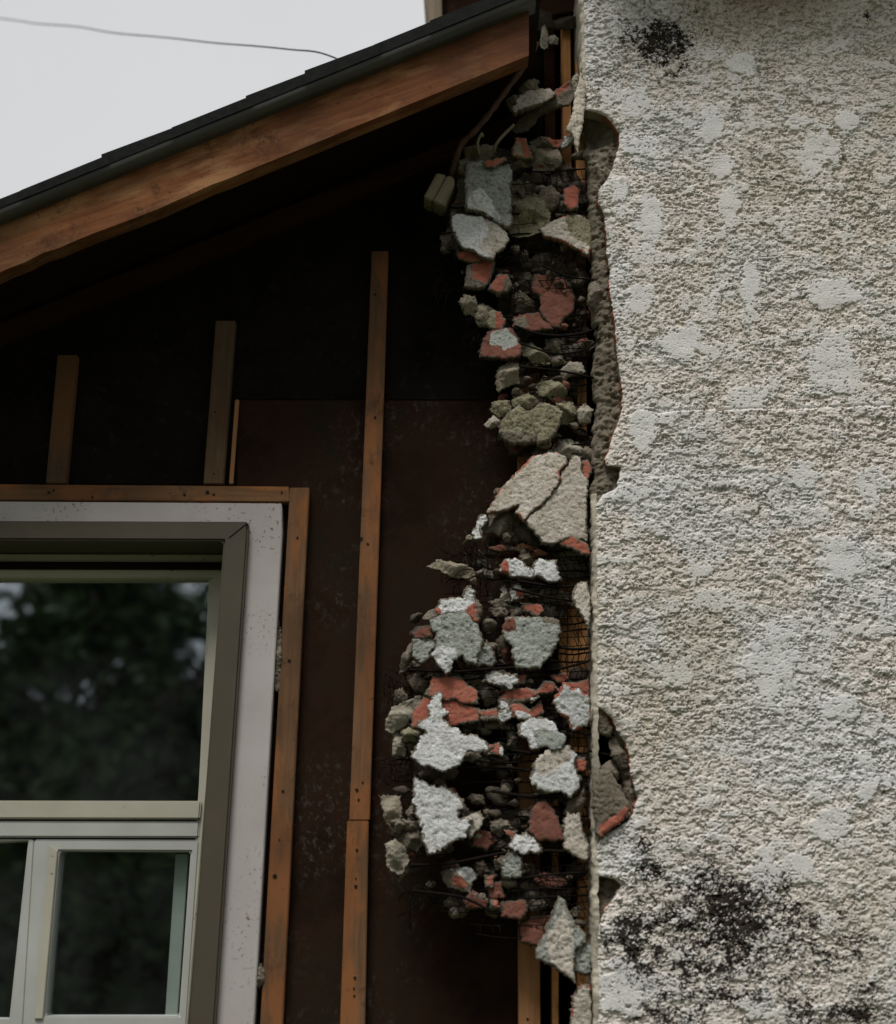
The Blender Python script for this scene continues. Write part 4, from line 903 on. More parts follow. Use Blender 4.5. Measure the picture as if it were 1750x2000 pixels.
chunk('Z3', 'mortar', 'grey pebble above the white pair', [(850, 1180), (900, 1168), (932, 1210), (900, 1242), (860, 1222)], -.09)
chunk('Z3', 'mortar', 'two small stones stacked above the grey pebble over the white pair', [(845, 1150), (870, 1130), (890, 1150), (885, 1172), (855, 1172)], -.085)
chunk('Z3', 'key', 'first grey ridge of squeezed mortar below the curved red band', [(980, 1160), (1060, 1140), (1190, 1130), (1330, 1150), (1342, 1200), (1180, 1212), (1050, 1192)], -.07)
chunk('Z3', 'key', 'second grey mortar ridge right of the white pair', [(1110, 1225), (1230, 1218), (1342, 1220), (1342, 1280), (1130, 1282)], -.07)
chunk('Z3', 'key', 'third grey mortar ridge beside the stucco corner below the white pair', [(1120, 1292), (1250, 1286), (1352, 1290), (1342, 1352), (1180, 1362)], -.07)
chunk('Z3', 'dred', 'thin dull red strip lying level under the cream slab hollow', [(600, 1122), (700, 1108), (870, 1120), (872, 1140), (650, 1145)], -.085, thick=.012)
# --- lower cluster
chunk('Z4', 'key', 'long knobbly mortar ridge above the orange slats', [(900, 60), (1080, 55), (1200, 80), (1242, 110), (1100, 122), (960, 102)], -.07)
chunk('Z4', 'key', 'grey ridge with the pale spike standing on it', [(720, 140), (820, 118), (902, 150), (870, 182), (760, 182)], -.08)
chunk('Z4', 'key', 'small grey ridge end below the pale spike', [(728, 182), (800, 168), (842, 200), (820, 232), (760, 222)], -.085)
chunk('Z4', 'key', 'grey lump left of the flat red wedge', [(850, 172), (940, 150), (932, 220), (860, 232)], -.08)
chunk('Z4', 'key', 'grey ridge to the right of the flat red wedge', [(1040, 150), (1180, 178), (1192, 232), (1060, 232)], -.07)
chunk('Z4', 'key', 'upper grey ridge running to the orange slats, above the flat red wedge', [(980, 112), (1200, 120), (1262, 170), (1040, 150)], -.068)
chunk('Z4', 'pale', 'pale spike pointing up from a grey ridge', [(790, 122), (800, 60), (815, 45), (842, 100), (842, 126)], -.09, thick=.012)
chunk('Z4', 'white', 'tiny white and red chip beside the pale spike', [(855, 65), (895, 25), (925, 70), (925, 108), (865, 122)], -.09, patch=[('red', [(880, 70), (940, 60), (940, 120), (890, 105)])], thick=.014)
chunk('Z4', 'red', 'flat red wedge among the grey mortar ridges', [(935, 150), (1020, 158), (1042, 190), (1012, 222), (950, 192)], -.10, thick=.016)
chunk('Z4', 'white', 'white pointed spike on the red and white cap', [(555, 125), (575, 65), (592, 48), (622, 80), (628, 135), (600, 140)], -.10, thick=.014)
chunk('Z4', 'white', 'red and white cap above the big grey green slab', [(392, 195), (430, 130), (520, 122), (560, 130), (632, 128), (655, 160), (652, 240), (620, 262), (560, 205), (480, 212), (408, 225)], -.098, patch=[('red', [(380, 170), (420, 190), (410, 230), (380, 230)]), ('red', [(570, 190), (660, 120), (670, 270), (600, 260)]), ('mortar', [(630, 120), (670, 120), (670, 270), (640, 250)])])
chunk('Z4', 'grey', 'big grey green slab with a white lower left patch, widest of the lower cluster', [(360, 262), (440, 222), (530, 210), (590, 222), (602, 270), (640, 292), (672, 380), (640, 470), (632, 532), (580, 522), (540, 470), (500, 500), (480, 560), (450, 582), (420, 540), (362, 480), (400, 420), (388, 340), (362, 320)], -.105, patch=[('white', [(355, 460), (430, 415), (500, 440), (530, 490), (480, 580), (440, 590), (400, 540)])], tilt=(.05, .12))
chunk('Z4', 'grey', 'smooth grey piece at the left of the big grey green slab', [(258, 382), (350, 360), (378, 350), (378, 420), (345, 460), (342, 500), (300, 522), (250, 480)], -.10)
chunk('Z4', 'dred', 'rust brown cap over the smooth grey piece', [(245, 335), (320, 300), (358, 310), (355, 358), (265, 378)], -.10)
chunk('Z4', 'mortar', 'narrow grey shard at the far left of the grey pieces', [(180, 482), (205, 430), (227, 400), (242, 460), (210, 542), (165, 572)], -.085)
chunk('Z4', 'grey', 'small three cornered grey piece right of the big grey green slab', [(650, 470), (700, 398), (742, 460), (747, 532), (650, 532)], -.095)
chunk('Z4', 'dmortar', 'dark red stained flank left of the round rough slab', [(760, 400), (810, 340), (860, 400), (870, 480), (880, 545), (790, 502)], -.08, patch=[('dred', [(800, 430), (880, 430), (880, 540), (800, 490)])])
chunk('Z4', 'grey', 'round rough grey slab with a rust brown corner, beside the orange slats', [(815, 292), (850, 240), (940, 245), (1060, 240), (1140, 260), (1152, 340), (1130, 402), (1070, 490), (1030, 552), (890, 548), (865, 480), (872, 420), (820, 360)], -.105, patch=[('dred', [(800, 250), (880, 240), (888, 320), (800, 330)]), ('mortar', [(1040, 230), (1160, 240), (1160, 300), (1060, 270)])], tilt=(-.05, .15))
chunk('Z4', 'white', 'white ragged sliver under a dark wire, between the two grey slabs', [(690, 632), (740, 565), (800, 590), (880, 600), (892, 640), (840, 672), (780, 662), (740, 640)], -.11, thick=.016, jag=1.6)
chunk('Z4', 'red', 'small orange red end at the right of the white ragged sliver', [(885, 610), (935, 602), (932, 642), (885, 652)], -.10, thick=.014)
chunk('Z4', 'mortar', 'dark mortar below the dark wire, left of the white ragged sliver', [(560, 600), (600, 575), (680, 590), (690, 640), (620, 670), (570, 640)], -.08)
chunk('Z4', 'red', 'upper red slab with a black hairline crack', [(375, 622), (420, 612), (540, 622), (560, 650), (632, 700), (632, 775), (560, 772), (495, 738), (430, 752), (325, 722), (350, 682)], -.098, rim=None, tilt=(0, .12))
chunk('Z4', 'red', 'lower red slab, partly under the white tall slab', [(245, 862), (275, 800), (330, 735), (430, 760), (500, 745), (560, 785), (645, 800), (645, 882), (560, 892), (500, 902), (460, 915), (250, 920)], -.097, tilt=(0, .1))
chunk('Z4', 'white', 'tall white slab with a narrow neck over the red slabs', [(345, 802), (370, 720), (410, 695), (432, 740), (432, 800), (465, 840), (440, 882), (480, 930), (560, 970), (622, 960), (690, 1010), (722, 1040), (692, 1092), (640, 1070), (570, 1070), (520, 1160), (400, 1195), (245, 1112), (250, 1080), (330, 950), (268, 922), (280, 890), (350, 868)], -.122, thick=.018, jag=1.8, tilt=(0, .14))
chunk('Z4', 'dmortar', 'dark mortar bed under the tall white slab', [(250, 1120), (400, 1190), (520, 1160), (560, 1090), (500, 1230), (400, 1240), (270, 1200)], -.09)
chunk('Z4', 'pale', 'pale long stone at the left, above an olive stone', [(80, 892), (120, 800), (180, 770), (240, 740), (282, 720), (292, 770), (262, 820), (190, 902), (120, 952), (82, 930)], -.10)
chunk('Z4', 'mortar', 'small dark round stone above the pale long stone', [(130, 702), (170, 690), (202, 720), (190, 762), (140, 762)], -.09)
chunk('Z4', 'dmortar', 'dark stone left of the upper red slab', [(210, 612), (260, 588), (332, 640), (332, 712), (260, 692)], -.09)
chunk('Z4', 'pale', 'pale upright stone, second below the pale long stone', [(122, 960), (150, 948), (192, 1010), (192, 1085), (120, 1088)], -.09)
chunk('Z4', 'omort', 'olive flat stone at the left edge of the tall white slab', [(175, 962), (220, 922), (350, 938), (352, 972), (300, 1002), (200, 1012)], -.10)
chunk('Z4', 'dmortar', 'dark stone beneath the olive flat stone', [(205, 1012), (300, 1002), (312, 1052), (230, 1075)], -.09)
chunk('Z4', 'mortar', 'brown lump under the right arm of the tall white slab', [(525, 1085), (640, 1078), (692, 1105), (642, 1142), (560, 1125)], -.09)
chunk('Z4', 'red', 'small red and grey stone off the right arm of the tall white slab', [(722, 1040), (770, 1032), (795, 1060), (790, 1095), (720, 1085)], -.095, patch=[('white', [(780, 1050), (810, 1050), (800, 1100), (780, 1090)])])
chunk('Z4', 'dmortar', 'dark block under the small red and grey stone', [(705, 1100), (830, 1098), (842, 1162), (760, 1152)], -.085)
chunk('Z4', 'red', 'red stone in the middle row, under the white ragged sliver', [(795, 735), (860, 690), (980, 690), (1002, 720), (970, 752), (860, 785), (800, 762)], -.10, patch=[('mortar', [(780, 760), (870, 745), (980, 740), (960, 800), (790, 800)])])
chunk('Z4', 'white', 'white chip between two red stones of the middle row', [(968, 702), (1010, 698), (1022, 730), (980, 762)], -.108, thick=.012)
chunk('Z4', 'red', 'red wedge at the right of the middle row, pointing up', [(1018, 702), (1060, 650), (1112, 648), (1152, 700), (1030, 714)], -.10)
chunk('Z4', 'mortar', 'grey lump right of the upper red slab', [(645, 672), (700, 655), (772, 700), (785, 762), (700, 775), (675, 730)], -.085)
chunk('Z4', 'red', 'square red piece under the grey lump, right of the lower red slab', [(658, 822), (760, 808), (765, 872), (678, 875)], -.10, patch=[('mortar', [(640, 850), (770, 850), (770, 890), (640, 890)])])
chunk('Z4', 'white', 'white chip at the right of the square red piece', [(772, 830), (840, 802), (862, 855), (800, 892)], -.108, thick=.013)
chunk('Z4', 'red', 'jagged red piece with a white lower face, above the pale oval slab', [(840, 792), (920, 778), (962, 810), (1030, 758), (1042, 832), (985, 865), (900, 865)], -.10, patch=[('white', [(880, 820), (970, 835), (985, 880), (890, 870)])])
chunk('Z4', 'white', 'tiny white chip above the jagged red piece', [(785, 760), (820, 752), (838, 800), (790, 795)], -.108, thick=.012)
chunk('Z4', 'key', 'grey ridge under the square red piece', [(680, 885), (760, 875), (862, 895), (872, 935), (700, 925)], -.085)
chunk('Z4', 'white', 'pale oval slab in the middle right, over a dark wire', [(905, 905), (960, 870), (1040, 868), (1112, 902), (1132, 950), (1182, 980), (1172, 1042), (1100, 1062), (1060, 1032), (990, 1052), (960, 990), (918, 972)], -.108, patch=[('grey', [(980, 930), (1190, 950), (1190, 1070), (1020, 1060)])])
chunk('Z4', 'mortar', 'grey flank at the left of the pale oval slab', [(838, 962), (880, 918), (915, 960), (885, 1052), (838, 1032)], -.085)
chunk('Z4', 'white', 'pale pointed slab touching the stucco corner', [(1130, 762), (1190, 660), (1240, 700), (1270, 690), (1332, 740), (1347, 852), (1330, 892), (1240, 935), (1200, 852), (1150, 822)], -.112, rim='red')
chunk('Z4', 'red', 'left red chip above the pale pointed slab', [(1108, 602), (1190, 588), (1202, 620), (1150, 642)], -.09)
chunk('Z4', 'red', 'red lump above the pale pointed slab at the stucco corner', [(1208, 650), (1330, 630), (1338, 732), (1290, 722), (1250, 690)], -.095, patch=[('dred', [(1280, 690), (1345, 690), (1345, 740), (1290, 735)])])
chunk('Z4', 'white', 'wide white slab with a pale upper part, low and near the stucco corner', [(1000, 1182), (1040, 1100), (1100, 1068), (1200, 1050), (1252, 1090), (1240, 1172), (1272, 1240), (1250, 1322), (1220, 1345), (1160, 1312), (1070, 1322), (1000, 1272), (982, 1232)], -.112, patch=[('cream', [(1000, 1080), (1210, 1030), (1230, 1120), (1060, 1230), (1020, 1220)])], jag=1.5)
chunk('Z4', 'red', 'rust red rim at the right of the wide white slab', [(1238, 1132), (1312, 1118), (1312, 1182), (1258, 1192)], -.10, thick=.016)
chunk('Z4', 'mortar', 'grey lump squeezed between the wide white slab and the corner', [(1250, 1090), (1330, 1075), (1342, 1162), (1290, 1182)], -.085)
chunk('Z4', 'white', 'largest white slab, low left with a straight left edge', [(250, 1292), (260, 1238), (330, 1280), (400, 1302), (440, 1288), (490, 1340), (542, 1380), (540, 1440), (508, 1442), (520, 1482), (602, 1490), (560, 1602), (500, 1622), (450, 1662), (400, 1690), (360, 1715), (328, 1672), (298, 1610), (310, 1550), (268, 1470), (253, 1380)], -.115, jag=1.7, tilt=(.04, .1))
chunk('Z4', 'cream', 'rough cream lobe at the right of the largest white slab', [(550, 1492), (650, 1458), (682, 1490), (640, 1562), (600, 1602), (550, 1582)], -.10)
chunk('Z4', 'mortar', 'grey pebble off the upper right of the largest white slab', [(590, 1362), (620, 1340), (672, 1350), (682, 1392), (630, 1392)], -.09)
chunk('Z4', 'mortar', 'tiny pebble over the bare board, right of the largest white slab', [(688, 1442), (710, 1438), (722, 1480), (695, 1484)], -.09)
chunk('Z4', 'mortar', 'thin grey side of the largest white slab', [(540, 1392), (582, 1430), (560, 1484), (528, 1462)], -.095)
chunk('Z4', 'tan', 'tan flat topped stone, leftmost of all the hanging pieces', [(40, 1355), (160, 1355), (157, 1400), (172, 1490), (120, 1562), (78, 1490)], -.10)
chunk('Z4', 'mortar', 'narrow shard between the leftmost tan stone and the largest white slab', [(208, 1452), (250, 1378), (252, 1482), (215, 1502)], -.085)
chunk('Z4', 'mortar', 'round knob on the lower end of the leftmost tan stone', [(115, 1512), (150, 1488), (192, 1530), (150, 1572)], -.105)
chunk('Z4', 'mortar', 'knobbly lump left of the largest white slab', [(180, 1500), (262, 1508), (275, 1562), (200, 1562)], -.10)
chunk('Z4', 'mortar', 'big knobbly lump below the other knobbly lumps', [(140, 1592), (200, 1568), (290, 1570), (304, 1632), (262, 1692), (190, 1652)], -.10)
chunk('Z4', 'cream', 'pale plaster sliver against the stucco corner beside the orange slats', [(1262, 40), (1330, 15), (1340, 150), (1334, 310), (1305, 250), (1270, 170), (1240, 110)], -.122, thick=.02)
chunk('Z1', 'tan', 'tan crumbling mass right of the upright red wedge, under the flat lump', [(930, 1100), (1040, 1095), (1130, 1120), (1150, 1220), (1060, 1290), (950, 1270), (925, 1190)], -.075)
chunk('Z1', 'mortar', 'grey chunk between the big cracked slab and the torn edge under the eaves', [(1000, 1420), (1080, 1400), (1150, 1480), (1100, 1570), (1040, 1580), (990, 1500)], -.10)
chunk('Z1', 'mortar', 'small grey lump at the foot of the bent metal strip', [(330, 1600), (400, 1610), (440, 1660), (400, 1720), (320, 1700)], -.095)
chunk('Z1', 'pale', 'pale bent fragment leaning on the stucco corner above the splinter', [(1240, 590), (1275, 540), (1300, 560), (1290, 660), (1255, 690)], -.12, thick=.014)
# --- lowest
chunk('Z5', 'pale', 'cream rounded stone at the bottom left of the hanging pieces', [(85, 540), (130, 508), (192, 560), (205, 640), (172, 712), (120, 702), (83, 660)], -.105)
chunk('Z5', 'mortar', 'grey sliver at the right foot of the cream rounded stone', [(168, 705), (200, 648), (214, 700), (172, 744)], -.09)
chunk('Z5', 'dmortar', 'dark mortar base under the pointed brick red piece', [(1030, 505), (1190, 500), (1195, 572), (1040, 582)], -.085)
chunk('Z5', 'dred', 'pointed brick red piece like an arch, low beside the stud', [(970, 450), (990, 340), (1030, 280), (1070, 272), (1112, 330), (1150, 420), (1188, 505), (1030, 505)], -.105, tilt=(.05, .12))
chunk('Z5', 'white', 'white ragged fan left of the pointed brick red piece', [(850, 532), (880, 490), (940, 468), (1000, 490), (1032, 560), (1030, 582), (950, 582), (890, 577), (855, 552)], -.112, thick=.018, jag=1.6)
chunk('Z5', 'mortar', 'mottled grey lump above the white ragged fan', [(730, 402), (770, 380), (830, 388), (852, 440), (790, 482), (738, 450)], -.09)
chunk('Z5', 'dred', 'brown shard right of the largest white slab, low', [(640, 462), (720, 468), (762, 512), (700, 562), (618, 542)], -.085)
chunk('Z5', 'dmortar', 'dark lump left of the white ragged fan', [(740, 502), (845, 520), (860, 572), (750, 575)], -.08)
chunk('Z5', 'red', 'small red chip at the top left of the white ragged fan', [(815, 450), (882, 458), (852, 494)], -.10, thick=.014)
chunk('Z5', 'mortar', 'grey wedge hanging above the long pale slab at the corner', [(1190, 342), (1230, 260), (1305, 190), (1312, 260), (1272, 372)], -.10)
chunk('Z5', 'cream', 'long pale slab hanging down along the stucco corner', [(1190, 392), (1212, 358), (1282, 368), (1292, 450), (1312, 500), (1332, 622), (1290, 622), (1220, 572), (1188, 562)], -.112)
chunk('Z5', 'mortar', 'grey side piece left of the smooth pale block', [(758, 642), (812, 608), (802, 682), (760, 692)], -.09)
chunk('Z5', 'grey', 'smooth pale grey block with a rounded top, under the white fan', [(805, 642), (840, 595), (890, 588), (912, 632), (907, 732), (805, 742)], -.105, tilt=(0, .05))
chunk('Z5', 'mortar', 'brown lump with a white top and red side, bottom left row', [(438, 712), (500, 690), (600, 688), (632, 730), (602, 782), (590, 832), (480, 802), (435, 752)], -.10, patch=[('white', [(470, 690), (610, 680), (640, 740), (600, 790), (560, 750), (530, 715)]), ('red', [(480, 745), (540, 735), (590, 790), (560, 815), (500, 790)])])
chunk('Z5', 'dmortar', 'dark pointed lump right of the white topped brown lump', [(638, 662), (680, 640), (712, 700), (692, 742), (640, 722)], -.085)
chunk('Z5', 'red', 'small red chip under the dark pointed lump', [(700, 740), (742, 738), (737, 792), (700, 792)], -.10, thick=.014)
chunk('Z5', 'key', 'grey ridge under the smooth pale block', [(820, 772), (1000, 758), (1012, 822), (840, 832)], -.08)
chunk('Z5', 'dred', 'long flat dark red piece under the dark gap', [(1000, 742), (1070, 718), (1190, 760), (1192, 792), (1100, 802), (1020, 782)], -.09)
chunk('Z5', 'dmortar', 'dark ridge under the long flat dark red piece', [(1085, 820), (1230, 818), (1215, 872), (1090, 862)], -.08)
chunk('Z5', 'dred', 'dark upright block left of the grey ridge, bottom row', [(708, 790), (790, 778), (802, 862), (730, 872)], -.09)
chunk('Z5', 'mortar', 'rough grey ridge above the bottom brown block', [(860, 838), (1000, 828), (1080, 850), (1070, 880), (880, 880)], -.08)
chunk('Z5', 'dred', 'brown block with a pale top, leftmost in the lowest row', [(575, 882), (620, 838), (702, 880), (692, 932), (580, 932)], -.095, patch=[('mortar', [(600, 830), (720, 870), (700, 890), (620, 870)])])
chunk('Z5', 'mortar', 'small lump with a red face in the lowest row', [(708, 892), (760, 878), (782, 930), (720, 952)], -.095, patch=[('red', [(750, 880), (790, 900), (780, 940), (750, 930)])])
chunk('Z5', 'dred', 'rectangular brown block in the lowest row', [(798, 900), (940, 888), (947, 952), (900, 992), (810, 982)], -.10)
chunk('Z5', 'mortar', 'grey end lump at the right of the lowest row', [(950, 892), (1060, 888), (1072, 942), (960, 952)], -.09)
chunk('Z5', 'dred', 'dark red slab tucked behind the pale kite shaped slab', [(908, 1042), (970, 1000), (1112, 978), (1092, 1082), (1040, 1152), (930, 1142)], -.085)
chunk('Z5', 'grey', 'olive grey slab at the corner, right of the pale kite shaped slab', [(1235, 1182), (1310, 1148), (1347, 1182), (1345, 1332), (1238, 1322)], -.105)
chunk('Z5', 'grey', 'pale kite shaped slab with a hanging point, lowest large slab', [(1022, 1182), (1080, 1080), (1112, 980), (1150, 878), (1192, 902), (1212, 970), (1252, 1050), (1302, 1090), (1312, 1152), (1242, 1182), (1242, 1302), (1252, 1392), (1200, 1342), (1130, 1292), (1020, 1242)], -.115, patch=[('cream', [(1060, 1150), (1180, 940), (1240, 1080), (1230, 1200), (1240, 1390), (1100, 1260)])], tilt=(.1, .1))
chunk('Z5', 'cream', 'crumbling cream foot of the corner with red specks, bottom of the photo', [(1240, 1502), (1290, 1430), (1342, 1420), (1350, 1655), (1350, 1760), (1225, 1760), (1230, 1650)], -.115, rim='red')
# --- pieces lodged in the torn stucco edge
chunk('Z4', 'plate', 'large flat grey plate lodged in the torn stucco edge, red lower rim', [(1372, 1216), (1420, 1204), (1472, 1205), (1522, 1300), (1582, 1412), (1540, 1490), (1480, 1540), (1410, 1595), (1392, 1578), (1374, 1400)], -.134, patch=[('red', [(1400, 1540), (1480, 1480), (1590, 1400), (1600, 1500), (1400, 1610)])], thick=.03, tilt=(0, .05))
chunk('Z4', 'mortar', 'grey shard on top of the large flat grey plate', [(1350, 1200), (1430, 1165), (1470, 1130), (1515, 1150), (1520, 1230), (1500, 1290), (1468, 1210), (1380, 1215)], -.12)
chunk('Z4', 'plate', 'grey wedge at the top of the lower torn hole in the stucco', [(1352, 880), (1378, 798), (1415, 800), (1440, 850), (1478, 920), (1470, 970), (1400, 950)], -.118, patch=[('red', [(1420, 800), (1450, 820), (1500, 930), (1480, 940)])])
chunk('Z4', 'mortar', 'crumbling grey strip along the right side of the lower torn hole', [(1470, 1010), (1500, 980), (1545, 1050), (1590, 1130), (1585, 1165), (1540, 1165), (1500, 1110)], -.122)

chunk('P', 'dmortar', 'dark mortar bed behind the highest slabs under the eaves', [(885, 300), (960, 280), (1090, 300), (1142, 360), (1142, 470), (1080, 500), (1000, 470), (900, 480), (872, 420)], -.062, thick=.034)
chunk('P', 'dmortar', 'dark mortar bed behind the broad dull brown slab', [(985, 520), (1040, 505), (1110, 515), (1140, 600), (1130, 660), (1060, 690), (1000, 660), (975, 600)], -.062, thick=.03)
chunk('P', 'dmortar', 'dark mortar bed behind the red slabs, lower cluster', [(800, 1325), (880, 1305), (1000, 1310), (1100, 1320), (1145, 1350), (1100, 1420), (1020, 1440), (960, 1410), (880, 1430), (800, 1420)], -.064, thick=.034)
chunk('P', 'dmortar', 'dark mortar bed behind the white ragged fan and arch piece', [(900, 1600), (960, 1575), (1040, 1590), (1110, 1600), (1105, 1655), (1000, 1668), (910, 1655)], -.064, thick=.03)
chunk('P', 'dmortar', 'dark mortar bed of the lowest two rows of pieces', [(890, 1700), (960, 1685), (1040, 1700), (1118, 1715), (1110, 1765), (1020, 1775), (930, 1765)], -.064, thick=.03)
chunk('P', 'dmortar', 'dark mortar bed behind the olive cracked pair', [(975, 790), (1040, 765), (1110, 785), (1135, 840), (1080, 880), (1000, 875)], -.064, thick=.03)
# --- weathered wood block, splinter, bent strip
def wood_piece(name, z, poly, y, thick, mat, label, cat, jag=.5):
    ox, oy, sc = ZF[z]
    o = chunk_mesh(name, PX([(ox + a_ * sc, oy + b_ * sc) for a_, b_ in poly], y), y, thick, [mat, mat], 'slab', (0.15, .1), jag)
    tag(o, label, cat); return o
bm = bmesh.new()
zz0 = lambda pp, y: PX([(800 + a_ * .25714, b_ * .25714) for a_, b_ in pp], y)
prism_bm(bm, zz0([(205, 1310), (281, 1318), (170, 1528), (105, 1508)], -.125), -.125, -.075)
prism_bm(bm, zz0([(285, 1320), (333, 1325), (345, 1372), (262, 1560), (174, 1530)], -.123), -.123, -.075)
for v_ in bm.verts: v_.co.y += (v_.co.z - bm.verts[:][0].co.z if False else 0) + .25 * (v_.co.x - zz0([(205, 1310)], -.125)[0][0])
tag(finish(bm, 'wood_block', 'weathered_wood', None, .0025), 'weathered grey wood block stuck out over the dark wall under the eaves', 'wood block')
wood_piece('wood_splinter', 'Z1', [(1300, 430), (1318, 600), (1338, 622), (1335, 820), (1312, 960), (1292, 1050), (1272, 1200), (1242, 1100), (1232, 1040), (1188, 1012), (1230, 880), (1262, 700), (1290, 600)], -.142, .016, 'splinter_wood', 'pale splintered wood strip standing at the stucco corner under the eaves', 'splinter', .9)
bm = bmesh.new()
zz1 = lambda a_, b_, y: P(800 + a_ * .25714, b_ * .25714, y)
pts = crom([zz1(960, 330, -.10), zz1(910, 450, -.13), zz1(790, 610, -.15), zz1(680, 760, -.15), zz1(600, 870, -.15), zz1(490, 1000, -.145), zz1(395, 1095, -.13), zz1(345, 1230, -.11), zz1(310, 1350, -.09)], 6)
tube_bm(bm, pts, [.0062 + .0008 * math.sin(i * 1.3) for i in range(len(pts))], 8)
tag(finish(bm, 'bent_metal_strip', 'rusty_metal', smooth=True), 'bent rusty metal strip curving down from the roof end', 'metal strip')
bm = bmesh.new()
pts = crom([zz1(790, 950, -.11), zz1(700, 1040, -.12), zz1(655, 1100, -.12), zz1(640, 1150, -.11)], 5)
tube_bm(bm, pts, .0035, 6)
pts = crom([zz1(530, 1170, -.12), zz1(515, 1090, -.13), zz1(545, 1015, -.135), zz1(555, 1040, -.13)], 5)
tube_bm(bm, pts, .003, 6)
tag(finish(bm, 'twig', 'weathered_wood', smooth=True), 'thin bent grey twigs above the cracked grey slab', 'twig')
# foam / mortar remnants at the window trim gap
for (a_, b_, w_, h_, lab) in [(543, 1280, 7, 66, 'grey crumbly filler strip in the gap beside the white window trim'), (508, 1905, 9, 22, 'little grey web like lump in the gap low beside the window trim')]:
    o = chunk_mesh('gap_filler', PX([(a_ - w_, b_ + h_), (a_ - w_ * .7, b_ - h_ * .4), (a_, b_ - h_), (a_ + w_, b_ - h_ * .7), (a_ + w_ * .9, b_ + h_ * .6), (a_ + w_ * .3, b_ + h_)], -.02), -.02, .016, ['mortar', 'mortar'], 'rock', (0, 0), 1.0)
    tag(o, lab, 'filler')

# --- wire netting
def net_left(py): return float(np.interp(py, [60, 250, 330, 480, 560, 620, 700, 800, 880, 960, 1050, 1110, 1200, 1300, 1400, 1500, 1650, 1700, 1760, 1810, 1900], [1060, 1000, 900, 850, 880, 925, 945, 975, 1010, 960, 900, 880, 860, 795, 770, 765, 760, 800, 840, 900, 1050]))
net = empty('wire_netting', (0, 0, 0)); tag(net, 'torn dark wire netting that holds the broken plaster along the stucco corner', 'wire netting')
rn = random.Random(5)
bmH = bmesh.new(); bmV = bmesh.new()
rows = []; py = 330.0
while py < 1830:
    xl = net_left(py); xr = 1148 if py < 970 or py > 1390 else 1152
    sag = rn.uniform(2, 7); tl = rn.uniform(-5, 5); pts = []
    nseg = max(4, int((xr - xl) / 14))
    y0 = -0.078 + .012 * float(vnoise(py / 130, 1.7))
    for i in range(nseg + 1):
        t = i / nseg; x = xl + (xr - xl) * t
        pts.append((x, py + tl * (1 - t) + sag * math.sin(math.pi * t) + 3.2 * float(vnoise(x / 26, py / 9)) , y0 + .014 * float(vnoise(x / 45, py / 60)) - .016 * t * (py > 400)))
    rows.append(pts)
    py += rn.uniform(11, 17) if 1060 < py < 1330 or 560 < py < 760 or 1690 < py < 1800 else rn.uniform(15, 24)
for k, pts in enumerate(rows):
    thick = rn.random() < .28
    tube_bm(bmH, [P(*p) for p in (pts if rn.random() < .55 else pts[int(len(pts) * .45):])], .0018 if thick else .0009, 5)
for k in range(len(rows) - 1):
    a_, b_ = rows[k], rows[k + 1]
    xl = max(a_[0][0], b_[0][0]); xr = min(a_[-1][0], b_[-1][0]); x = xl + rn.uniform(0, 8)
    if b_[0][1] - a_[0][1] > 40: continue
    aa = np.array(a_); bb = np.array(b_)
    sl = rn.choice([-5, 5, 7, 6])
    while x < xr - 1:
        if x < 1052 and rn.random() < .62: x += rn.uniform(9, 16); continue
        x2 = min(max(x + sl, xl), xr)
        p = (x, float(np.interp(x, aa[:, 0], aa[:, 1])), float(np.interp(x, aa[:, 0], aa[:, 2]))); q = (x2, float(np.interp(x2, bb[:, 0], bb[:, 1])), float(np.interp(x2, bb[:, 0], bb[:, 2])))
        m_ = ((p[0] + q[0]) / 2 + rn.uniform(-1, 1), (p[1] + q[1]) / 2, (p[2] + q[2]) / 2 - .001)
        tube_bm(bmV, [P(*p), P(*m_), P(*q)], .00075, 4)
        x += rn.uniform(9, 15)
finish(bmH, 'level_wires', 'wire_metal', net, smooth=True); finish(bmV, 'cross_wires', 'wire_metal', net, smooth=True)
# frayed ends on the left and a few stout curved wires across the gap
for (cx_, cy_, n_, l_) in [(845, 420, 26, 34), (850, 490, 34, 40), (868, 545, 26, 42), (935, 650, 16, 26), (905, 1080, 34, 60), (930, 1110, 26, 50), (775, 1335, 30, 40), (770, 1500, 24, 34), (1000, 480, 40, 44), (1010, 560, 24, 40), (960, 880, 10, 40), (830, 1745, 16, 60)]:
    bmF = bmesh.new()
    for k in range(n_):
        ax, ay = cx_ + rn.gauss(0, 14), cy_ + rn.gauss(0, 16); an = rn.gauss(1.9, .9); l = rn.uniform(.4, 1) * l_
        p0_, p1_, p2_ = (ax, ay), (ax + math.cos(an) * l * .5 + rn.gauss(0, 5), ay + math.sin(an) * l * .5 + rn.gauss(0, 5)), (ax + math.cos(an) * l + rn.gauss(0, 8), ay + math.sin(an) * l + rn.gauss(0, 6))
        dy = rn.uniform(-.11, -.06)
        tube_bm(bmF, crom([P(p0_[0], p0_[1], dy), P(p1_[0], p1_[1], dy - .006), P(p2_[0], p2_[1], dy)], 3), rn.uniform(.0005, .0009), 4)
    finish(bmF, 'frayed_tuft', 'wire_metal', net, smooth=True)
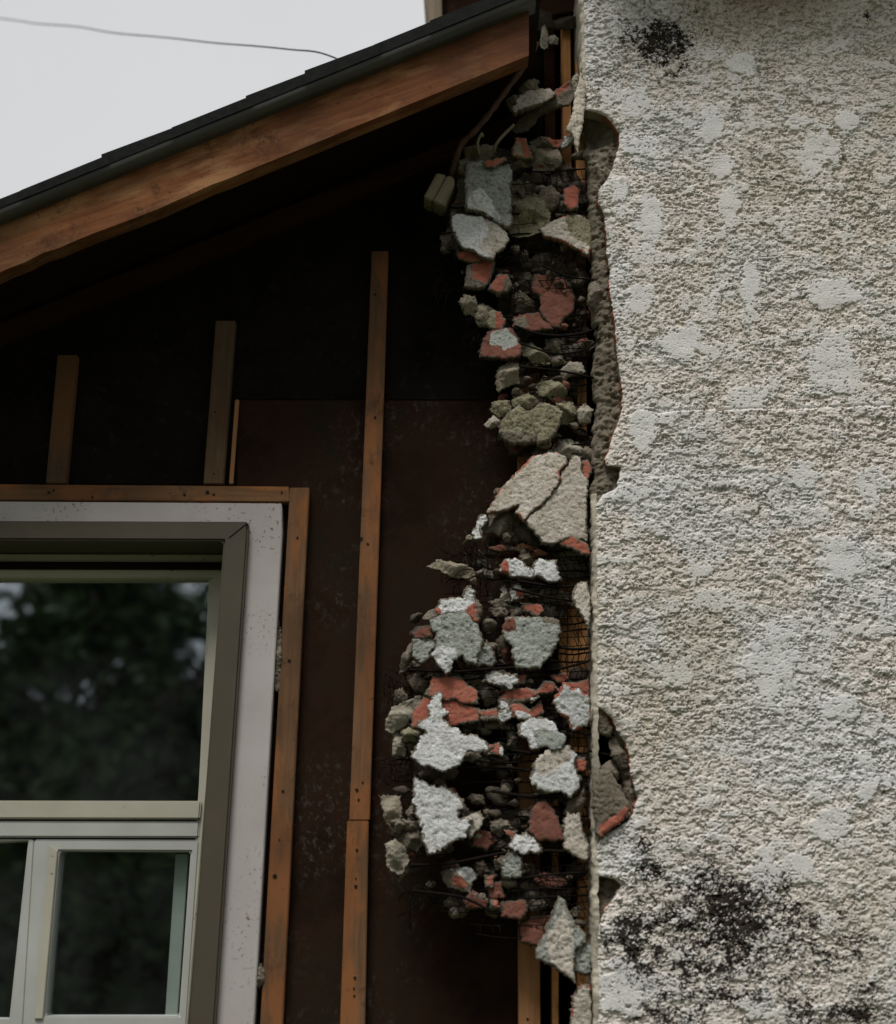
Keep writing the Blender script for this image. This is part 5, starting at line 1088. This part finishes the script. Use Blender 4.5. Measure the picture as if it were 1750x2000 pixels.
for pts in [[(1005, 636), (1050, 652), (1110, 655), (1165, 640), (1185, 600)], [(1010, 668), (1080, 690), (1140, 684), (1172, 660)], [(1015, 716), (1090, 724), (1160, 738)], [(950, 1308), (1010, 1304), (1080, 1308), (1148, 1292)], [(800, 1308), (880, 1312), (960, 1306)],
            [(1085, 1410), (1110, 1426), (1150, 1434), (1200, 1438)], [(1080, 1340), (1120, 1400), (1152, 1424)], [(1000, 1466), (1060, 1472), (1120, 1462)], [(890, 1500), (1000, 1500), (1090, 1520)], [(960, 1545), (1040, 1556), (1120, 1548)],
            [(800, 1690), (880, 1686), (1000, 1664), (1110, 1664), (1148, 1680)], [(1000, 1718), (1080, 1708), (1140, 1704)], [(810, 1740), (900, 1752), (960, 1780)], [(1150, 1466), (1190, 1474), (1215, 1470)], [(1060, 520), (1110, 540), (1175, 548)],
            [(1000, 1150), (1080, 1168), (1145, 1176)], [(1010, 1134), (1090, 1146), (1150, 1140)], [(1080, 1262), (1120, 1268), (1150, 1266)]]:
    bm = bmesh.new(); tube_bm(bm, crom([P(a_, b_, -.112 + .008 * float(vnoise(a_ / 60, b_ / 60))) for a_, b_ in pts], 5), rn.uniform(.0019, .0028), 6)
    finish(bm, 'stout_wire', 'wire_metal', net, smooth=True)

# --- mortar crumbs caught in the netting (all alike)
protos = []
for k in range(7):
    r_ = random.Random(300 + k); bm = bmesh.new(); bmesh.ops.create_icosphere(bm, subdivisions=3, radius=.0085)
    pls = [(Vector((r_.gauss(0, 1), r_.gauss(0, 1), r_.gauss(0, 1))).normalized(), r_.uniform(.0045, .0075)) for _ in range(9)]
    for v_ in bm.verts:
        for nrm, dd in pls:
            e = v_.co.dot(nrm) - dd
            if e > 0: v_.co -= nrm * e
        s_ = 1 + .10 * float(vnoise(v_.co.x * 260 + k, v_.co.z * 260)) + .07 * float(vnoise(v_.co.y * 420, v_.co.x * 420 + k))
        v_.co *= s_
    me = bpy.data.meshes.new('mortar_crumb'); bm.to_mesh(me); bm.free(); me.shade_smooth()
    me.materials.append(MATS[['mortar', 'dark_mortar', 'mortar', 'tan_mortar', 'dark_mortar', 'dark_red_paint', 'mortar'][k]]); protos.append(me)
cn = 0
while cn < 280:
    py = rn.uniform(290, 1815); xl = net_left(py) + 12; px = rn.uniform(xl, 1146)
    if 1058 < px and (1080 < py < 1310 and rn.random() < .8): continue
    o = bpy.data.objects.new('mortar_crumb', rn.choice(protos)); C.objects.link(o)
    o.location = P(px, py, rn.uniform(-.100, -.066)); s_ = rn.choice([.45, .6, .8, 1.0, 1.25, 1.5])
    o.scale = (s_ * rn.uniform(.8, 1.5), s_, s_ * rn.uniform(.65, 1.0)); o.rotation_euler = (rn.uniform(-.5, .5), rn.uniform(-.5, .5), rn.uniform(0, 6.28))
    tag(o, 'small dark mortar crumb caught in the wire netting between larger pieces', 'mortar crumb', 'mortar crumbs caught in the wire netting'); cn += 1

GBK = 'broken mortar lumps behind the larger pieces'
for (xa, xb, ya, yb, n_) in [(950, 1145, 300, 460, 22), (1000, 1145, 500, 640, 26), (1000, 1140, 640, 760, 16), (980, 1145, 800, 900, 10), (960, 1090, 1040, 1160, 16), (800, 960, 1180, 1300, 14), (800, 1145, 1300, 1440, 46), (800, 1000, 1440, 1500, 10), (960, 1145, 1500, 1600, 10), (790, 1130, 1590, 1660, 26), (880, 1130, 1690, 1780, 24)]:
    for k in range(n_):
        o = bpy.data.objects.new('mortar_lump', protos[rn.choice([0, 1, 1, 2, 4, 4, 6, 5])]); C.objects.link(o)
        o.location = P(rn.uniform(xa, xb), rn.uniform(ya, yb), rn.uniform(-.074, -.056)); s_ = rn.uniform(1.5, 2.6)
        o.scale = (s_ * rn.uniform(1, 1.5), s_ * .8, s_ * rn.uniform(.6, .95)); o.rotation_euler = (rn.uniform(-.5, .5), rn.uniform(-.4, .4), rn.uniform(0, 6.28))
        tag(o, 'dark broken mortar lump wedged behind the larger hanging pieces', 'mortar lump', GBK)
